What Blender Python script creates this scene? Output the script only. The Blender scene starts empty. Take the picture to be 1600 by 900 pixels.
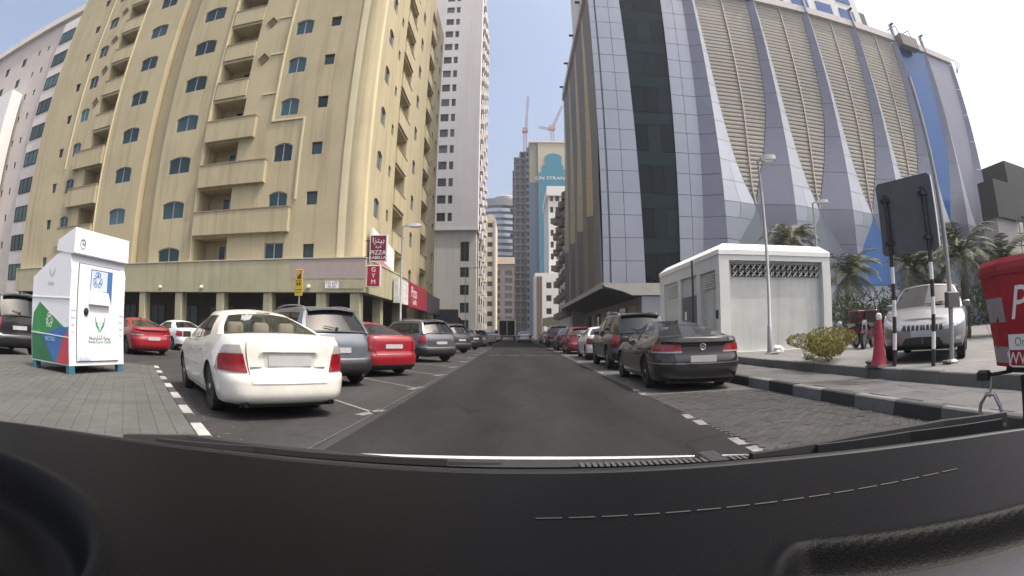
import bpy, bmesh, math, random
import numpy as np
from mathutils import Vector, Matrix
R = math.radians
rng = random.Random(7)
scene = bpy.context.scene
# ---------------------------------------------------------------- camera, sky, sun, exposure
cam_d = bpy.data.cameras.new('camera')
cam_d.type = 'PANO'
cam_d.panorama_type = 'FISHEYE_EQUISOLID'      # wide dash camera lens, about 120 degrees across
cam_d.sensor_width = 36.0
cam_d.fisheye_lens = 18.0
cam_d.fisheye_fov = math.pi
cam_d.clip_start = 0.02
cam_d.clip_end = 3000
cam = bpy.data.objects.new('camera', cam_d)
scene.collection.objects.link(cam)
EYE = 1.15
cam.location = (0, 0, EYE)
cam.rotation_euler = (math.pi/2 + 0.0890, 0, 0.0038)
scene.camera = cam
SUN_EL, SUN_BACK = R(61), R(17)                # sun stands to the right, a little behind the camera
sun_dir = Vector((math.cos(SUN_EL)*math.cos(SUN_BACK), -math.cos(SUN_EL)*math.sin(SUN_BACK), math.sin(SUN_EL)))
world = bpy.data.worlds.new('World')
scene.world = world
world.use_nodes = True
wn = world.node_tree
wn.nodes.clear()
w_out = wn.nodes.new('ShaderNodeOutputWorld')
w_bg = wn.nodes.new('ShaderNodeBackground')
w_sky = wn.nodes.new('ShaderNodeTexSky')
w_sky.sky_type = 'NISHITA'
w_sky.sun_disc = False
w_sky.sun_elevation = SUN_EL
w_sky.sun_rotation = math.atan2(sun_dir.x, sun_dir.y)
w_sky.air_density = 1.0
w_sky.dust_density = 8.0
w_sky.ozone_density = 1.2
w_bg.inputs['Strength'].default_value = 0.13
w_hs = wn.nodes.new('ShaderNodeHueSaturation')           # pale, dusty Gulf sky, the same everywhere
w_hs.inputs['Saturation'].default_value = .92
w_hs.inputs['Value'].default_value = 2.85
wn.links.new(w_sky.outputs[0], w_hs.inputs['Color'])
wn.links.new(w_hs.outputs[0], w_bg.inputs[0])
wn.links.new(w_bg.outputs[0], w_out.inputs[0])
sun_l = bpy.data.lights.new('sun', 'SUN')
sun_l.energy = 4.3
sun_l.angle = R(0.53)
sun_l.color = (1.0, 0.955, 0.88)
sun = bpy.data.objects.new('sun', sun_l)
scene.collection.objects.link(sun)
sun.location = sun_dir*60
sun.rotation_euler = (-sun_dir).to_track_quat('-Z', 'Y').to_euler()
scene.view_settings.view_transform = 'Standard'
scene.view_settings.look = 'None'
scene.view_settings.exposure = -0.38
scene.view_settings.gamma = 1.0
scene.render.engine = 'CYCLES'
scene.cycles.use_denoising = True
scene.cycles.max_bounces = 6
scene.cycles.transparent_max_bounces = 12
scene.cycles.sample_clamp_indirect = 4.0
scene.cycles.caustics_reflective = False
scene.cycles.caustics_refractive = False
COL = scene.collection

# ---------------------------------------------------------------- materials
MATS = {}
def nd(nt, kind, **kw):
    n = nt.nodes.new(kind)
    for k, v in kw.items():
        if k in n.inputs: n.inputs[k].default_value = v
        else: setattr(n, k, v)
    return n
def mat(name, col, rough=.6, metal=0., spec=.5, var=.12, vs=2.5, bump=0., bs=60., coat=0., streak=0., fine=0.):
    """procedural material: base colour broken up by two noises, optional rain streaks, optional fine relief"""
    if name in MATS: return MATS[name]
    m = bpy.data.materials.new(name); m.use_nodes = True
    nt = m.node_tree; b = nt.nodes['Principled BSDF']
    b.inputs['Roughness'].default_value = rough
    b.inputs['Metallic'].default_value = metal
    b.inputs['Specular IOR Level'].default_value = spec
    if coat:
        b.inputs['Coat Weight'].default_value = coat; b.inputs['Coat Roughness'].default_value = .04
    tc = nd(nt, 'ShaderNodeTexCoord')
    c = (*col, 1)
    src = None
    def scaled(fac): return tuple(min(1, max(0, x*fac)) for x in col) + (1,)
    n1 = nd(nt, 'ShaderNodeTexNoise', Scale=vs, Detail=5., Roughness=.62)
    nt.links.new(tc.outputs['Object'], n1.inputs['Vector'])
    mx = nd(nt, 'ShaderNodeMix', data_type='RGBA')
    mx.inputs[6].default_value = scaled(1-var); mx.inputs[7].default_value = scaled(1+var)
    cr = nd(nt, 'ShaderNodeMapRange'); cr.inputs[1].default_value = .3; cr.inputs[2].default_value = .7
    nt.links.new(n1.outputs[0], cr.inputs[0]); nt.links.new(cr.outputs[0], mx.inputs[0])
    src = mx.outputs[2]
    if fine:
        n3 = nd(nt, 'ShaderNodeTexNoise', Scale=bs*1.3, Detail=3.)
        nt.links.new(tc.outputs['Object'], n3.inputs['Vector'])
        m3 = nd(nt, 'ShaderNodeMix', data_type='RGBA', blend_type='MULTIPLY')
        r3 = nd(nt, 'ShaderNodeMapRange'); r3.inputs[1].default_value=.3; r3.inputs[2].default_value=.7; r3.inputs[3].default_value = 1-fine; r3.inputs[4].default_value = 1+fine
        nt.links.new(n3.outputs[0], r3.inputs[0])
        m3.inputs[0].default_value = 1
        nt.links.new(src, m3.inputs[6]); nt.links.new(r3.outputs[0], m3.inputs[7]); src = m3.outputs[2]
    if streak:
        mp = nd(nt, 'ShaderNodeMapping'); mp.inputs['Scale'].default_value = (1.7, 1.7, .07)
        nt.links.new(tc.outputs['Object'], mp.inputs['Vector'])
        n2 = nd(nt, 'ShaderNodeTexNoise', Scale=1.0, Detail=6., Roughness=.7)
        nt.links.new(mp.outputs[0], n2.inputs['Vector'])
        r2 = nd(nt, 'ShaderNodeMapRange'); r2.inputs[1].default_value=.5; r2.inputs[2].default_value=.75; r2.inputs[3].default_value=1; r2.inputs[4].default_value=1-streak
        nt.links.new(n2.outputs[0], r2.inputs[0])
        m2 = nd(nt, 'ShaderNodeMix', data_type='RGBA', blend_type='MULTIPLY'); m2.inputs[0].default_value = 1
        nt.links.new(src, m2.inputs[6]); nt.links.new(r2.outputs[0], m2.inputs[7]); src = m2.outputs[2]
    nt.links.new(src, b.inputs['Base Color'])
    if bump:
        nb = nd(nt, 'ShaderNodeTexNoise', Scale=bs, Detail=4.)
        nt.links.new(tc.outputs['Object'], nb.inputs['Vector'])
        bp = nd(nt, 'ShaderNodeBump', Strength=bump, Distance=.02)
        nt.links.new(nb.outputs[0], bp.inputs['Height']); nt.links.new(bp.outputs[0], b.inputs['Normal'])
    MATS[name] = m
    return m
def glass_mat(name, col, rough=.06, vary=.0, alpha=1., spec=.8):
    """dark window glass: glossy, partly see-through when alpha < 1, each pane a little different"""
    if name in MATS: return MATS[name]
    m = bpy.data.materials.new(name); m.use_nodes = True
    nt = m.node_tree; b = nt.nodes['Principled BSDF']
    b.inputs['Roughness'].default_value = rough; b.inputs['Specular IOR Level'].default_value = spec
    b.inputs['Base Color'].default_value = (*col, 1)
    b.inputs['Alpha'].default_value = alpha
    tc = nd(nt, 'ShaderNodeTexCoord')
    nz = nd(nt, 'ShaderNodeTexNoise', Scale=.8, Detail=2.)
    nt.links.new(tc.outputs['Object'], nz.inputs['Vector'])
    bp = nd(nt, 'ShaderNodeBump', Strength=.06, Distance=.05)
    nt.links.new(nz.outputs[0], bp.inputs['Height']); nt.links.new(bp.outputs[0], b.inputs['Normal'])
    if vary:
        oi = nd(nt, 'ShaderNodeObjectInfo')
        mx = nd(nt, 'ShaderNodeMix', data_type='RGBA')
        mx.inputs[6].default_value = (*[x*.5 for x in col], 1); mx.inputs[7].default_value = (*[min(1, x*(1+vary)+.01*vary) for x in col], 1)
        pw = nd(nt, 'ShaderNodeMath', operation='POWER'); pw.inputs[1].default_value = 2.
        nt.links.new(oi.outputs['Random'], pw.inputs[0]); nt.links.new(pw.outputs[0], mx.inputs[0])
        nt.links.new(mx.outputs[2], b.inputs['Base Color'])
    MATS[name] = m
    return m
def brick_mat(name, c1, c2, mortar, scale, bw, bh, msize, rough=.85, bump=.4, var=.25, rot=0.):
    if name in MATS: return MATS[name]
    m = bpy.data.materials.new(name); m.use_nodes = True
    nt = m.node_tree; b = nt.nodes['Principled BSDF']; b.inputs['Roughness'].default_value = rough
    tc = nd(nt, 'ShaderNodeTexCoord'); mp = nd(nt, 'ShaderNodeMapping'); mp.inputs['Rotation'].default_value = (0, 0, rot)
    nt.links.new(tc.outputs['Object'], mp.inputs['Vector'])
    br = nd(nt, 'ShaderNodeTexBrick'); br.inputs['Color1'].default_value = (*c1, 1); br.inputs['Color2'].default_value = (*c2, 1); br.inputs['Mortar'].default_value = (*mortar, 1)
    br.inputs['Scale'].default_value = scale; br.inputs['Brick Width'].default_value = bw; br.inputs['Row Height'].default_value = bh; br.inputs['Mortar Size'].default_value = msize
    nt.links.new(mp.outputs[0], br.inputs['Vector'])
    nz = nd(nt, 'ShaderNodeTexNoise', Scale=1.1, Detail=8., Roughness=.7); nt.links.new(tc.outputs['Object'], nz.inputs['Vector'])
    mr = nd(nt, 'ShaderNodeMapRange'); mr.inputs[1].default_value=.3; mr.inputs[2].default_value=.7; mr.inputs[3].default_value=1-var; mr.inputs[4].default_value=1+var
    nt.links.new(nz.outputs[0], mr.inputs[0])
    mu = nd(nt, 'ShaderNodeMix', data_type='RGBA', blend_type='MULTIPLY'); mu.inputs[0].default_value=1
    nt.links.new(br.outputs[0], mu.inputs[6]); nt.links.new(mr.outputs[0], mu.inputs[7]); nt.links.new(mu.outputs[2], b.inputs['Base Color'])
    bp = nd(nt, 'ShaderNodeBump', Strength=bump, Distance=.01); bp.invert = True
    nt.links.new(br.outputs['Fac'], bp.inputs['Height']); nt.links.new(bp.outputs[0], b.inputs['Normal'])
    MATS[name] = m
    return m
def asphalt_mat(name, col, speck=.25, patch=.25, lines=True):
    """worn asphalt: aggregate specks, large stained patches running along the lane, fine relief"""
    if name in MATS: return MATS[name]
    m = bpy.data.materials.new(name); m.use_nodes = True
    nt = m.node_tree; b = nt.nodes['Principled BSDF']; b.inputs['Roughness'].default_value = .9; b.inputs['Specular IOR Level'].default_value = .12
    tc = nd(nt, 'ShaderNodeTexCoord')
    def noise(scale, det=6., vec=(1, 1, 1), rough=.65):
        mp = nd(nt, 'ShaderNodeMapping'); mp.inputs['Scale'].default_value = vec
        nt.links.new(tc.outputs['Object'], mp.inputs['Vector'])
        n = nd(nt, 'ShaderNodeTexNoise', Scale=scale, Detail=det, Roughness=rough); nt.links.new(mp.outputs[0], n.inputs['Vector']); return n.outputs[0]
    def rg(o, a, bb, lo=.3, hi=.7):
        r = nd(nt, 'ShaderNodeMapRange'); r.inputs[1].default_value=lo; r.inputs[2].default_value=hi; r.inputs[3].default_value=a; r.inputs[4].default_value=bb
        nt.links.new(o, r.inputs[0]); return r.outputs[0]
    def mul(a, bb):
        x = nd(nt, 'ShaderNodeMath', operation='MULTIPLY'); nt.links.new(a, x.inputs[0]); nt.links.new(bb, x.inputs[1]); return x.outputs[0]
    f = mul(rg(noise(90, 3), 1-speck, 1+speck), rg(noise(.5, 7, (1.6, .35, 1)), 1-patch, 1+patch))
    f = mul(f, rg(noise(6, 5), .9, 1.1))
    f = mul(f, rg(noise(2.2, 8, (1, .5, 1), .75), 1.0, .72, .58, .72))
    f = mul(f, rg(noise(.9, 5, (1, 1, 1), .6), 1.0, .62, .64, .70))                      # oil stains
    vo = nd(nt, 'ShaderNodeTexVoronoi', feature='DISTANCE_TO_EDGE', Scale=.55)
    wob = nd(nt, 'ShaderNodeMix', data_type='RGBA'); wob.inputs[0].default_value = .12
    nw = nd(nt, 'ShaderNodeTexNoise', Scale=2.5, Detail=5.); nt.links.new(tc.outputs['Object'], nw.inputs['Vector'])
    nt.links.new(tc.outputs['Object'], wob.inputs[6]); nt.links.new(nw.outputs[1], wob.inputs[7]); nt.links.new(wob.outputs[2], vo.inputs['Vector'])
    ck = rg(vo.outputs['Distance'], .55, 1.0, .0, .012)
    msk = rg(noise(.23, 3), 0., 1., .45, .6)
    lo = nd(nt, 'ShaderNodeMix'); nt.links.new(msk, lo.inputs[0]); lo.inputs[2].default_value = 1.; nt.links.new(ck, lo.inputs[3])
    f = mul(f, lo.outputs[0])
    if lines:                                                                            # tyre polished tracks along the lane
        sx = nd(nt, 'ShaderNodeSeparateXYZ'); nt.links.new(tc.outputs['Object'], sx.inputs[0])
        wv = nd(nt, 'ShaderNodeMath', operation='SINE'); m1 = nd(nt, 'ShaderNodeMath', operation='MULTIPLY'); m1.inputs[1].default_value = 3.6; nt.links.new(sx.outputs[0], m1.inputs[0]); nt.links.new(m1.outputs[0], wv.inputs[0])
        f = mul(f, rg(wv.outputs[0], .90, 1.10, -1, 1))
    mx = nd(nt, 'ShaderNodeMix', data_type='RGBA', blend_type='MULTIPLY'); mx.inputs[0].default_value = 1; mx.inputs[6].default_value = (*col, 1)
    nt.links.new(f, mx.inputs[7]); nt.links.new(mx.outputs[2], b.inputs['Base Color'])
    bp = nd(nt, 'ShaderNodeBump', Strength=.5, Distance=.006); nt.links.new(noise(140, 3), bp.inputs['Height']); nt.links.new(bp.outputs[0], b.inputs['Normal'])
    MATS[name] = m
    return m

# ---------------------------------------------------------------- mesh helpers
class MB:
    """collects faces, then links them as ONE mesh object"""
    def __init__(s): s.v = []; s.f = []; s.m = []
    def quad(s, a, b, c, d, mi=0):
        n = len(s.v); s.v += [tuple(a), tuple(b), tuple(c), tuple(d)]; s.f.append((n, n+1, n+2, n+3)); s.m.append(mi)
    def poly(s, pts, mi=0):
        n = len(s.v); s.v += [tuple(p) for p in pts]; s.f.append(tuple(range(n, n+len(pts)))); s.m.append(mi)
    def box(s, x0, x1, y0, y1, z0, z1, mi=0, T=None):
        p = [(x0,y0,z0),(x1,y0,z0),(x1,y1,z0),(x0,y1,z0),(x0,y0,z1),(x1,y0,z1),(x1,y1,z1),(x0,y1,z1)]
        if T: p = [tuple(T(*q)) for q in p]
        n = len(s.v); s.v += p
        for f in ((0,3,2,1),(4,5,6,7),(0,1,5,4),(1,2,6,5),(2,3,7,6),(3,0,4,7)):
            s.f.append(tuple(n+i for i in f)); s.m.append(mi)
    def cbox(s, x0, x1, y0, y1, z0, z1, c=.02, mi=0):
        """box with chamfered vertical and top edges"""
        def ring(x0, x1, y0, y1, z, c): return [(x0+c,y0,z),(x1-c,y0,z),(x1,y0+c,z),(x1,y1-c,z),(x1-c,y1,z),(x0+c,y1,z),(x0,y1-c,z),(x0,y0+c,z)]
        s.loft([ring(x0,x1,y0,y1,z0,c), ring(x0,x1,y0,y1,z1-c,c), ring(x0+c,x1-c,y0+c,y1-c,z1,c*.5)], True, True, mi)
    def loft(s, rings, cap0=False, cap1=False, mi=0, closed=True):
        n = len(rings[0]); base = len(s.v)
        for r in rings: s.v += [tuple(p) for p in r]
        for i in range(len(rings)-1):
            for j in range(n if closed else n-1):
                k = (j+1) % n
                s.f.append((base+i*n+j, base+i*n+k, base+(i+1)*n+k, base+(i+1)*n+j)); s.m.append(mi)
        if cap0: s.f.append(tuple(base+j for j in range(n))[::-1]); s.m.append(mi)
        if cap1: s.f.append(tuple(base+(len(rings)-1)*n+j for j in range(n))); s.m.append(mi)
    def grid(s, P, mi=0):
        s.loft(P, mi=mi, closed=False)
    def tube(s, pts, r, n=8, mi=0, caps=True):
        pts = [Vector(p) for p in pts]
        rr = r if isinstance(r, (list, tuple)) else [r]*len(pts)
        rings = []
        t0 = (pts[1]-pts[0]).normalized()
        u = t0.cross(Vector((0,0,1)))
        if u.length < 1e-3: u = t0.cross(Vector((1,0,0)))
        u.normalize()
        for i, p in enumerate(pts):
            t = (pts[min(i+1, len(pts)-1)]-pts[max(i-1, 0)]).normalized()
            u = (u - t*u.dot(t)).normalized(); w = t.cross(u)
            rings.append([p + (u*math.cos(2*math.pi*k/n) + w*math.sin(2*math.pi*k/n))*rr[i] for k in range(n)])
        s.loft(rings, caps, caps, mi)
    def lathe(s, prof, n=20, axis='z', c=(0,0,0), mi=0):
        rings = []
        for (r, h) in prof:
            ring = []
            for k in range(n):
                a = 2*math.pi*k/n; x, y = r*math.cos(a), r*math.sin(a)
                q = (x, y, h) if axis == 'z' else ((x, h, y) if axis == 'y' else (h, x, y))
                ring.append((q[0]+c[0], q[1]+c[1], q[2]+c[2]))
            rings.append(ring)
        s.loft(rings, True, True, mi)
    def prism(s, poly, d, T=None, mi=0):
        """poly in (u, v), extruded by d; T maps (u, v, w) to a point"""
        T = T or (lambda u, v, w: (u, v, w))
        a = [tuple(T(u, v, 0)) for u, v in poly]; b = [tuple(T(u, v, d)) for u, v in poly]
        s.loft([a, b], True, True, mi)
    def mesh(s, name, mats, smooth=0., weld=False):
        me = bpy.data.meshes.new(name)
        me.from_pydata(s.v, [], s.f)
        for m in (mats if isinstance(mats, (list, tuple)) else [mats]): me.materials.append(m)
        if any(s.m): me.polygons.foreach_set('material_index', s.m)
        bm = bmesh.new(); bm.from_mesh(me)
        if weld: bmesh.ops.remove_doubles(bm, verts=bm.verts, dist=.0008)
        bmesh.ops.recalc_face_normals(bm, faces=bm.faces)
        bm.to_mesh(me); bm.free()
        if smooth:
            me.polygons.foreach_set('use_smooth', [True]*len(me.polygons))
            me.set_sharp_from_angle(angle=R(smooth))
        return me
    def build(s, name, mats, parent=None, loc=None, smooth=0., weld=False):
        return link(name, s.mesh(name, mats, smooth, weld), parent, loc)
def link(name, me, parent=None, loc=None, rot=None):
    o = bpy.data.objects.new(name, me); COL.objects.link(o)
    if parent is not None: o.parent = parent
    if loc is not None: o.location = loc
    if rot is not None: o.rotation_euler = rot
    return o
def tag(o, label=None, cat=None, group=None, kind=None):
    if label: o['label'] = label
    if cat: o['category'] = cat
    if group: o['group'] = group
    if kind: o['kind'] = kind
    return o
def thing(name, label, cat, loc=(0,0,0), rotz=0., group=None):
    o = link(name, None); o.location = loc; o.rotation_euler = (0, 0, rotz); o.empty_display_size = .2
    return tag(o, label, cat, group)
def copy_tree(o, parent=None):
    c = o.copy(); COL.objects.link(c); c.parent = parent
    for ch in o.children: copy_tree(ch, c)
    return c
def set_paint(root, old, new):
    for o in [root]+list(root.children)+[g for c in root.children for g in c.children]:
        for sl in o.material_slots:
            if sl.material == old:
                sl.link = 'OBJECT'; sl.material = new
FONT_CACHE = {}
def text_mesh(txt, size, mats, depth=.002, align='CENTER', shear=0., xs=1.):
    cu = bpy.data.curves.new('lettering', 'FONT'); cu.body = txt; cu.size = size; cu.extrude = depth; cu.align_x = align; cu.align_y = 'CENTER'; cu.shear = shear
    cu.resolution_u = 3; cu.space_line = .9
    o = bpy.data.objects.new('lettering', cu); COL.objects.link(o)
    dg = bpy.context.evaluated_depsgraph_get()
    me = bpy.data.meshes.new_from_object(o.evaluated_get(dg))
    bpy.data.objects.remove(o); bpy.data.curves.remove(cu)
    me.name = 'lettering'; me.materials.clear(); me.materials.append(mats)
    if xs != 1.:
        for v in me.vertices: v.co.x *= xs
    return me
def lettering(txt, size, m, parent, loc, rot, **kw):
    return link('lettering', text_mesh(txt, size, m, **kw), parent, loc, rot)
# ---------------------------------------------------------------- ground, road, pavements
def rand_mat(name, col, var=.18, rough=.85, dirt=.25):
    """stone or paint whose shade differs from piece to piece"""
    if name in MATS: return MATS[name]
    m = bpy.data.materials.new(name); m.use_nodes = True
    nt = m.node_tree; b = nt.nodes['Principled BSDF']; b.inputs['Roughness'].default_value = rough; b.inputs['Specular IOR Level'].default_value = .3
    oi = nd(nt, 'ShaderNodeObjectInfo'); ge = nd(nt, 'ShaderNodeNewGeometry')
    ad = nd(nt, 'ShaderNodeMath', operation='ADD'); nt.links.new(oi.outputs['Random'], ad.inputs[0]); nt.links.new(ge.outputs['Random Per Island'], ad.inputs[1])
    fr = nd(nt, 'ShaderNodeMath', operation='FRACT'); nt.links.new(ad.outputs[0], fr.inputs[0])
    mr = nd(nt, 'ShaderNodeMapRange'); mr.inputs[3].default_value = 1-var; mr.inputs[4].default_value = 1+var; nt.links.new(fr.outputs[0], mr.inputs[0])
    nz = nd(nt, 'ShaderNodeTexNoise', Scale=1.3, Detail=8., Roughness=.75); nt.links.new(ge.outputs['Position'], nz.inputs['Vector'])
    r2 = nd(nt, 'ShaderNodeMapRange'); r2.inputs[1].default_value=.35; r2.inputs[2].default_value=.7; r2.inputs[3].default_value=1+dirt*.4; r2.inputs[4].default_value=1-dirt
    nt.links.new(nz.outputs[0], r2.inputs[0])
    nf = nd(nt, 'ShaderNodeTexNoise', Scale=60., Detail=3.); nt.links.new(ge.outputs['Position'], nf.inputs['Vector'])
    r3 = nd(nt, 'ShaderNodeMapRange'); r3.inputs[1].default_value=.3; r3.inputs[2].default_value=.7; r3.inputs[3].default_value=.85; r3.inputs[4].default_value=1.15; nt.links.new(nf.outputs[0], r3.inputs[0])
    a = nd(nt, 'ShaderNodeMath', operation='MULTIPLY'); nt.links.new(mr.outputs[0], a.inputs[0]); nt.links.new(r2.outputs[0], a.inputs[1])
    a2 = nd(nt, 'ShaderNodeMath', operation='MULTIPLY'); nt.links.new(a.outputs[0], a2.inputs[0]); nt.links.new(r3.outputs[0], a2.inputs[1])
    mx = nd(nt, 'ShaderNodeMix', data_type='RGBA', blend_type='MULTIPLY'); mx.inputs[0].default_value=1; mx.inputs[6].default_value=(*col,1); nt.links.new(a2.outputs[0], mx.inputs[7])
    nt.links.new(mx.outputs[2], b.inputs['Base Color'])
    bp = nd(nt, 'ShaderNodeBump', Strength=.35, Distance=.01); nt.links.new(nf.outputs[0], bp.inputs['Height']); nt.links.new(bp.outputs[0], b.inputs['Normal'])
    MATS[name] = m
    return m
M_GROUND = asphalt_mat('lot asphalt', (.08, .079, .077), .3, .2, False)
M_ROAD = asphalt_mat('road asphalt', (.0225, .022, .0218), .25, .34)
M_STRIP = asphalt_mat('bay asphalt', (.045, .044, .043), .4, .32, False)
M_LINE = mat('worn road paint', (.165, .163, .157), .8, var=.45, vs=9, bump=.2, fine=.25)
M_PAVER = rand_mat('grey paver', (.042, .041, .0405), .2, dirt=.35)
M_TILE = rand_mat('pale pavement tile', (.090, .091, .084), .03, dirt=.3)
M_TILE2 = rand_mat('pavement slab', (.095, .094, .092), .08, dirt=.25)
M_JOINT = mat('sandy joint', (.086, .086, .08), .95)
M_KERB_D = rand_mat('black kerb paint', (.045, .045, .046), .3, dirt=.2)
M_KERB_L = rand_mat('faded kerb paint', (.155, .155, .152), .15, dirt=.35)
M_KERB_W = rand_mat('white kerb paint', (.34, .34, .32), .12, dirt=.5)
M_CONC = rand_mat('concrete kerb', (.14, .138, .133), .1, dirt=.25)

def sheet(name, pts, z, m, kind='structure'):
    mb = MB(); mb.poly([(x, y, z) for x, y in pts]); return tag(mb.build(name, m), kind=kind)
sheet('ground', [(-1500, -1500), (1500, -1500), (1500, 1500), (-1500, 1500)], -.012, M_GROUND)
sheet('road', [(-1.86, -8), (2.26, -8), (2.62, 40), (2.9, 215), (-1.5, 215), (-1.72, 40)], 0, M_ROAD)
sheet('parking_bays', [(-1.84, -6), (-1.70, 41), (-1.6, 120), (-9, 120), (-16, 20), (-14, 10), (-2, 3.2)], -.004, M_STRIP)
# worn bay lines, left: slanted bays; each painted line is a thin sheet
lines = tag(link('bay_markings', None), kind='structure')
def stripe(x0, y0, x1, y1, w, z=.004, parent=lines, m=M_LINE, breaks=True):
    d = Vector((x1-x0, y1-y0, 0)); L = d.length; d.normalize(); n = Vector((-d.y, d.x, 0))*w/2
    nseg = max(1, int(L/.5)) if breaks else 1; rows = []
    for i in range(nseg+1):
        a = Vector((x0, y0, z))+d*(L*i/nseg); j0, j1 = rng.uniform(.7, 1.05), rng.uniform(.7, 1.05)
        rows.append([a-n*j0, a+n*j1])
    mb = MB(); mb.grid(rows)
    return mb.build('painted_line', m, parent)
for yb in (7.0, 10.4, 13.8, 17.2, 20.6, 24.0, 27.4, 30.8, 34.2):
    stripe(-1.97, yb, -1.97-3.4*.715, yb+3.4*.70*1.12, .075)
    stripe(-2.12, yb-.27, -1.93, yb+.32, .17)
stripe(-1.98, 4.2, -1.74, 40, .03, m=mat('faint worn paint', (.062, .061, .059), .85, var=.5, vs=6))
stripe(2.42, 9.13, 4.6, 9.28, .09); stripe(2.60, 14.4, 4.65, 14.5, .09); stripe(2.72, 20.2, 4.65, 20.3, .09); stripe(2.8, 26.2, 4.65, 26.3, .09)
for y in (4.15, 4.62, 5.85, 6.35, 9.1, 9.7, 14.4, 20.2, 26.2):
    stripe(2.2+.022*y-.02, y, 2.2+.022*y+.01, y+.36, .15)
for x in (-1.3, -.35, .6, 1.35): stripe(x, 26.6, x+.62, 26.7, .55, m=mat('faint worn paint', (.16, .157, .15), .85, var=.5, vs=6))
# right hand bays: pavers, the nearest ones single stones
bay_r = sheet('paved_bay', [(2.26, -4), (4.74, -4), (4.74, 60), (2.85, 60), (2.62, 40)], -.006, mat('white sand joint', (.10, .098, .094), .95, var=.6, vs=25))
def paver_mesh(w, d, h, m, c=.008):
    mb = MB()
    def ring(k, z): return [(-w/2+k, -d/2+k, z), (w/2-k, -d/2+k, z), (w/2-k, d/2-k, z), (-w/2+k, d/2-k, z)]
    mb.loft([ring(0, -.03), ring(0, h-c), ring(c, h)], False, True)
    return mb.mesh('paver', m)
def pave(parent, inside, x0, x1, y0, y1, w, d, rot, m, near, z=0., limit=290, rough=.003):
    """herringbone-free running bond; the pieces nearest the camera are objects, the others one joined part"""
    me = paver_mesh(w-.003, d-.003, .004, m, .003); ca, sa = math.cos(rot), math.sin(rot)
    spots = []
    nx = int(60/w); ny = int(60/d)
    for j in range(-ny, ny):
        for i in range(-nx, nx):
            u = (i+.5*(j % 2))*w; v = j*d
            x, y = u*ca-v*sa+near[0], u*sa+v*ca+near[1]
            if x0 <= x <= x1 and y0 <= y <= y1 and inside(x, y): spots.append((math.hypot(x, y), x, y))
    spots.sort()
    far = MB()
    for k, (dd, x, y) in enumerate(spots):
        dz = rng.uniform(-1, 1)*rough
        if k < limit:
            o = link('paver', me, parent, (x, y, z+dz), (rng.uniform(-2.6, 2.6)*rough, rng.uniform(-2.6, 2.6)*rough, rot+rng.uniform(-3, 3)*rough))
        else:
            a, b = (w-.008)/2, (d-.008)/2
            pts = [(x+u*ca-v*sa, y+u*sa+v*ca) for u, v in ((-a, -b), (a, -b), (a, b), (-a, b))]
            far.loft([[(p, q, z-.03) for p, q in pts], [(p, q, z+.004+dz) for p, q in pts]], False, True)
    if far.v: tag(far.build('pavers_beyond', m, parent), kind='stuff')
pave(bay_r, lambda x, y: y > 3.2 and x > 2.36+.009*y, 2.3, 4.72, 3.2, 9.0, .21, .105, R(45), M_PAVER, (3.5, 6))
far_bay = sheet('paved_bay', [(2.40, 9.3), (4.74, 9.3), (4.74, 60), (2.85, 60), (2.62, 40)], .0, brick_mat('paver rows', (.075, .073, .07), (.06, .059, .057), (.05, .048, .046), 1, .21, .105, .012, rot=R(45)))
# left pavement with its painted kerb
KL0, KL1 = Vector((-1.95, 3.22)), Vector((-8.85, 10.36))
kd = (KL1-KL0).normalized(); kn = Vector((-kd.y, kd.x))           # kn points to the pavement side
if kn.x > 0: kn = -kn
pav_l = sheet('pavement', [KL0+kn*.14, KL1+kn*.14, (-13.0, 10.7), (-13.3, -4), (-1.4, -4)], .094, M_JOINT)
def in_left(x, y):
    q = Vector((x, y))-KL0; return q.dot(kn) > .25 and x > -13.2 and y < 10.5 and q.dot(kd) > -.9
pave(pav_l, in_left, -13.2, -1.6, 2.2, 10.5, .40, .20, math.atan2(kd.y, kd.x), M_TILE, (-5, 6), z=.098, rough=.0012)
kerb_l = tag(link('kerb', None), kind='structure')
def kerb_stone_mesh(L, w, h, m):
    mb = MB()
    def ring(k, z, kk=0): return [(k, kk, z), (L-.012-k, kk, z), (L-.012-k, w, z), (k, w, z)]
    mb.loft([ring(0, -.05), ring(0, h-.02), ring(.006, h, .02)], False, True)
    return mb.mesh('kerb_stone', m)
def kerb(parent, p0, p1, L, w, h, ms, z=0.):
    d = (Vector(p1)-Vector(p0)); n = int(d.length/L); a = math.atan2(d.y, d.x); d.normalize()
    mm = [kerb_stone_mesh(L, w, h, m) for m in ms]
    for i in range(n):
        q = Vector(p0)+d*(i*L)
        link('kerb_stone', mm[i % len(mm)], parent, (q.x, q.y, z+rng.uniform(-.006, .006)), (0, 0, a+rng.uniform(-.004, .004)))
kerb(kerb_l, KL0, KL1+kd*.3, .68, .15, .108, [M_KERB_W, M_KERB_D])
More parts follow.
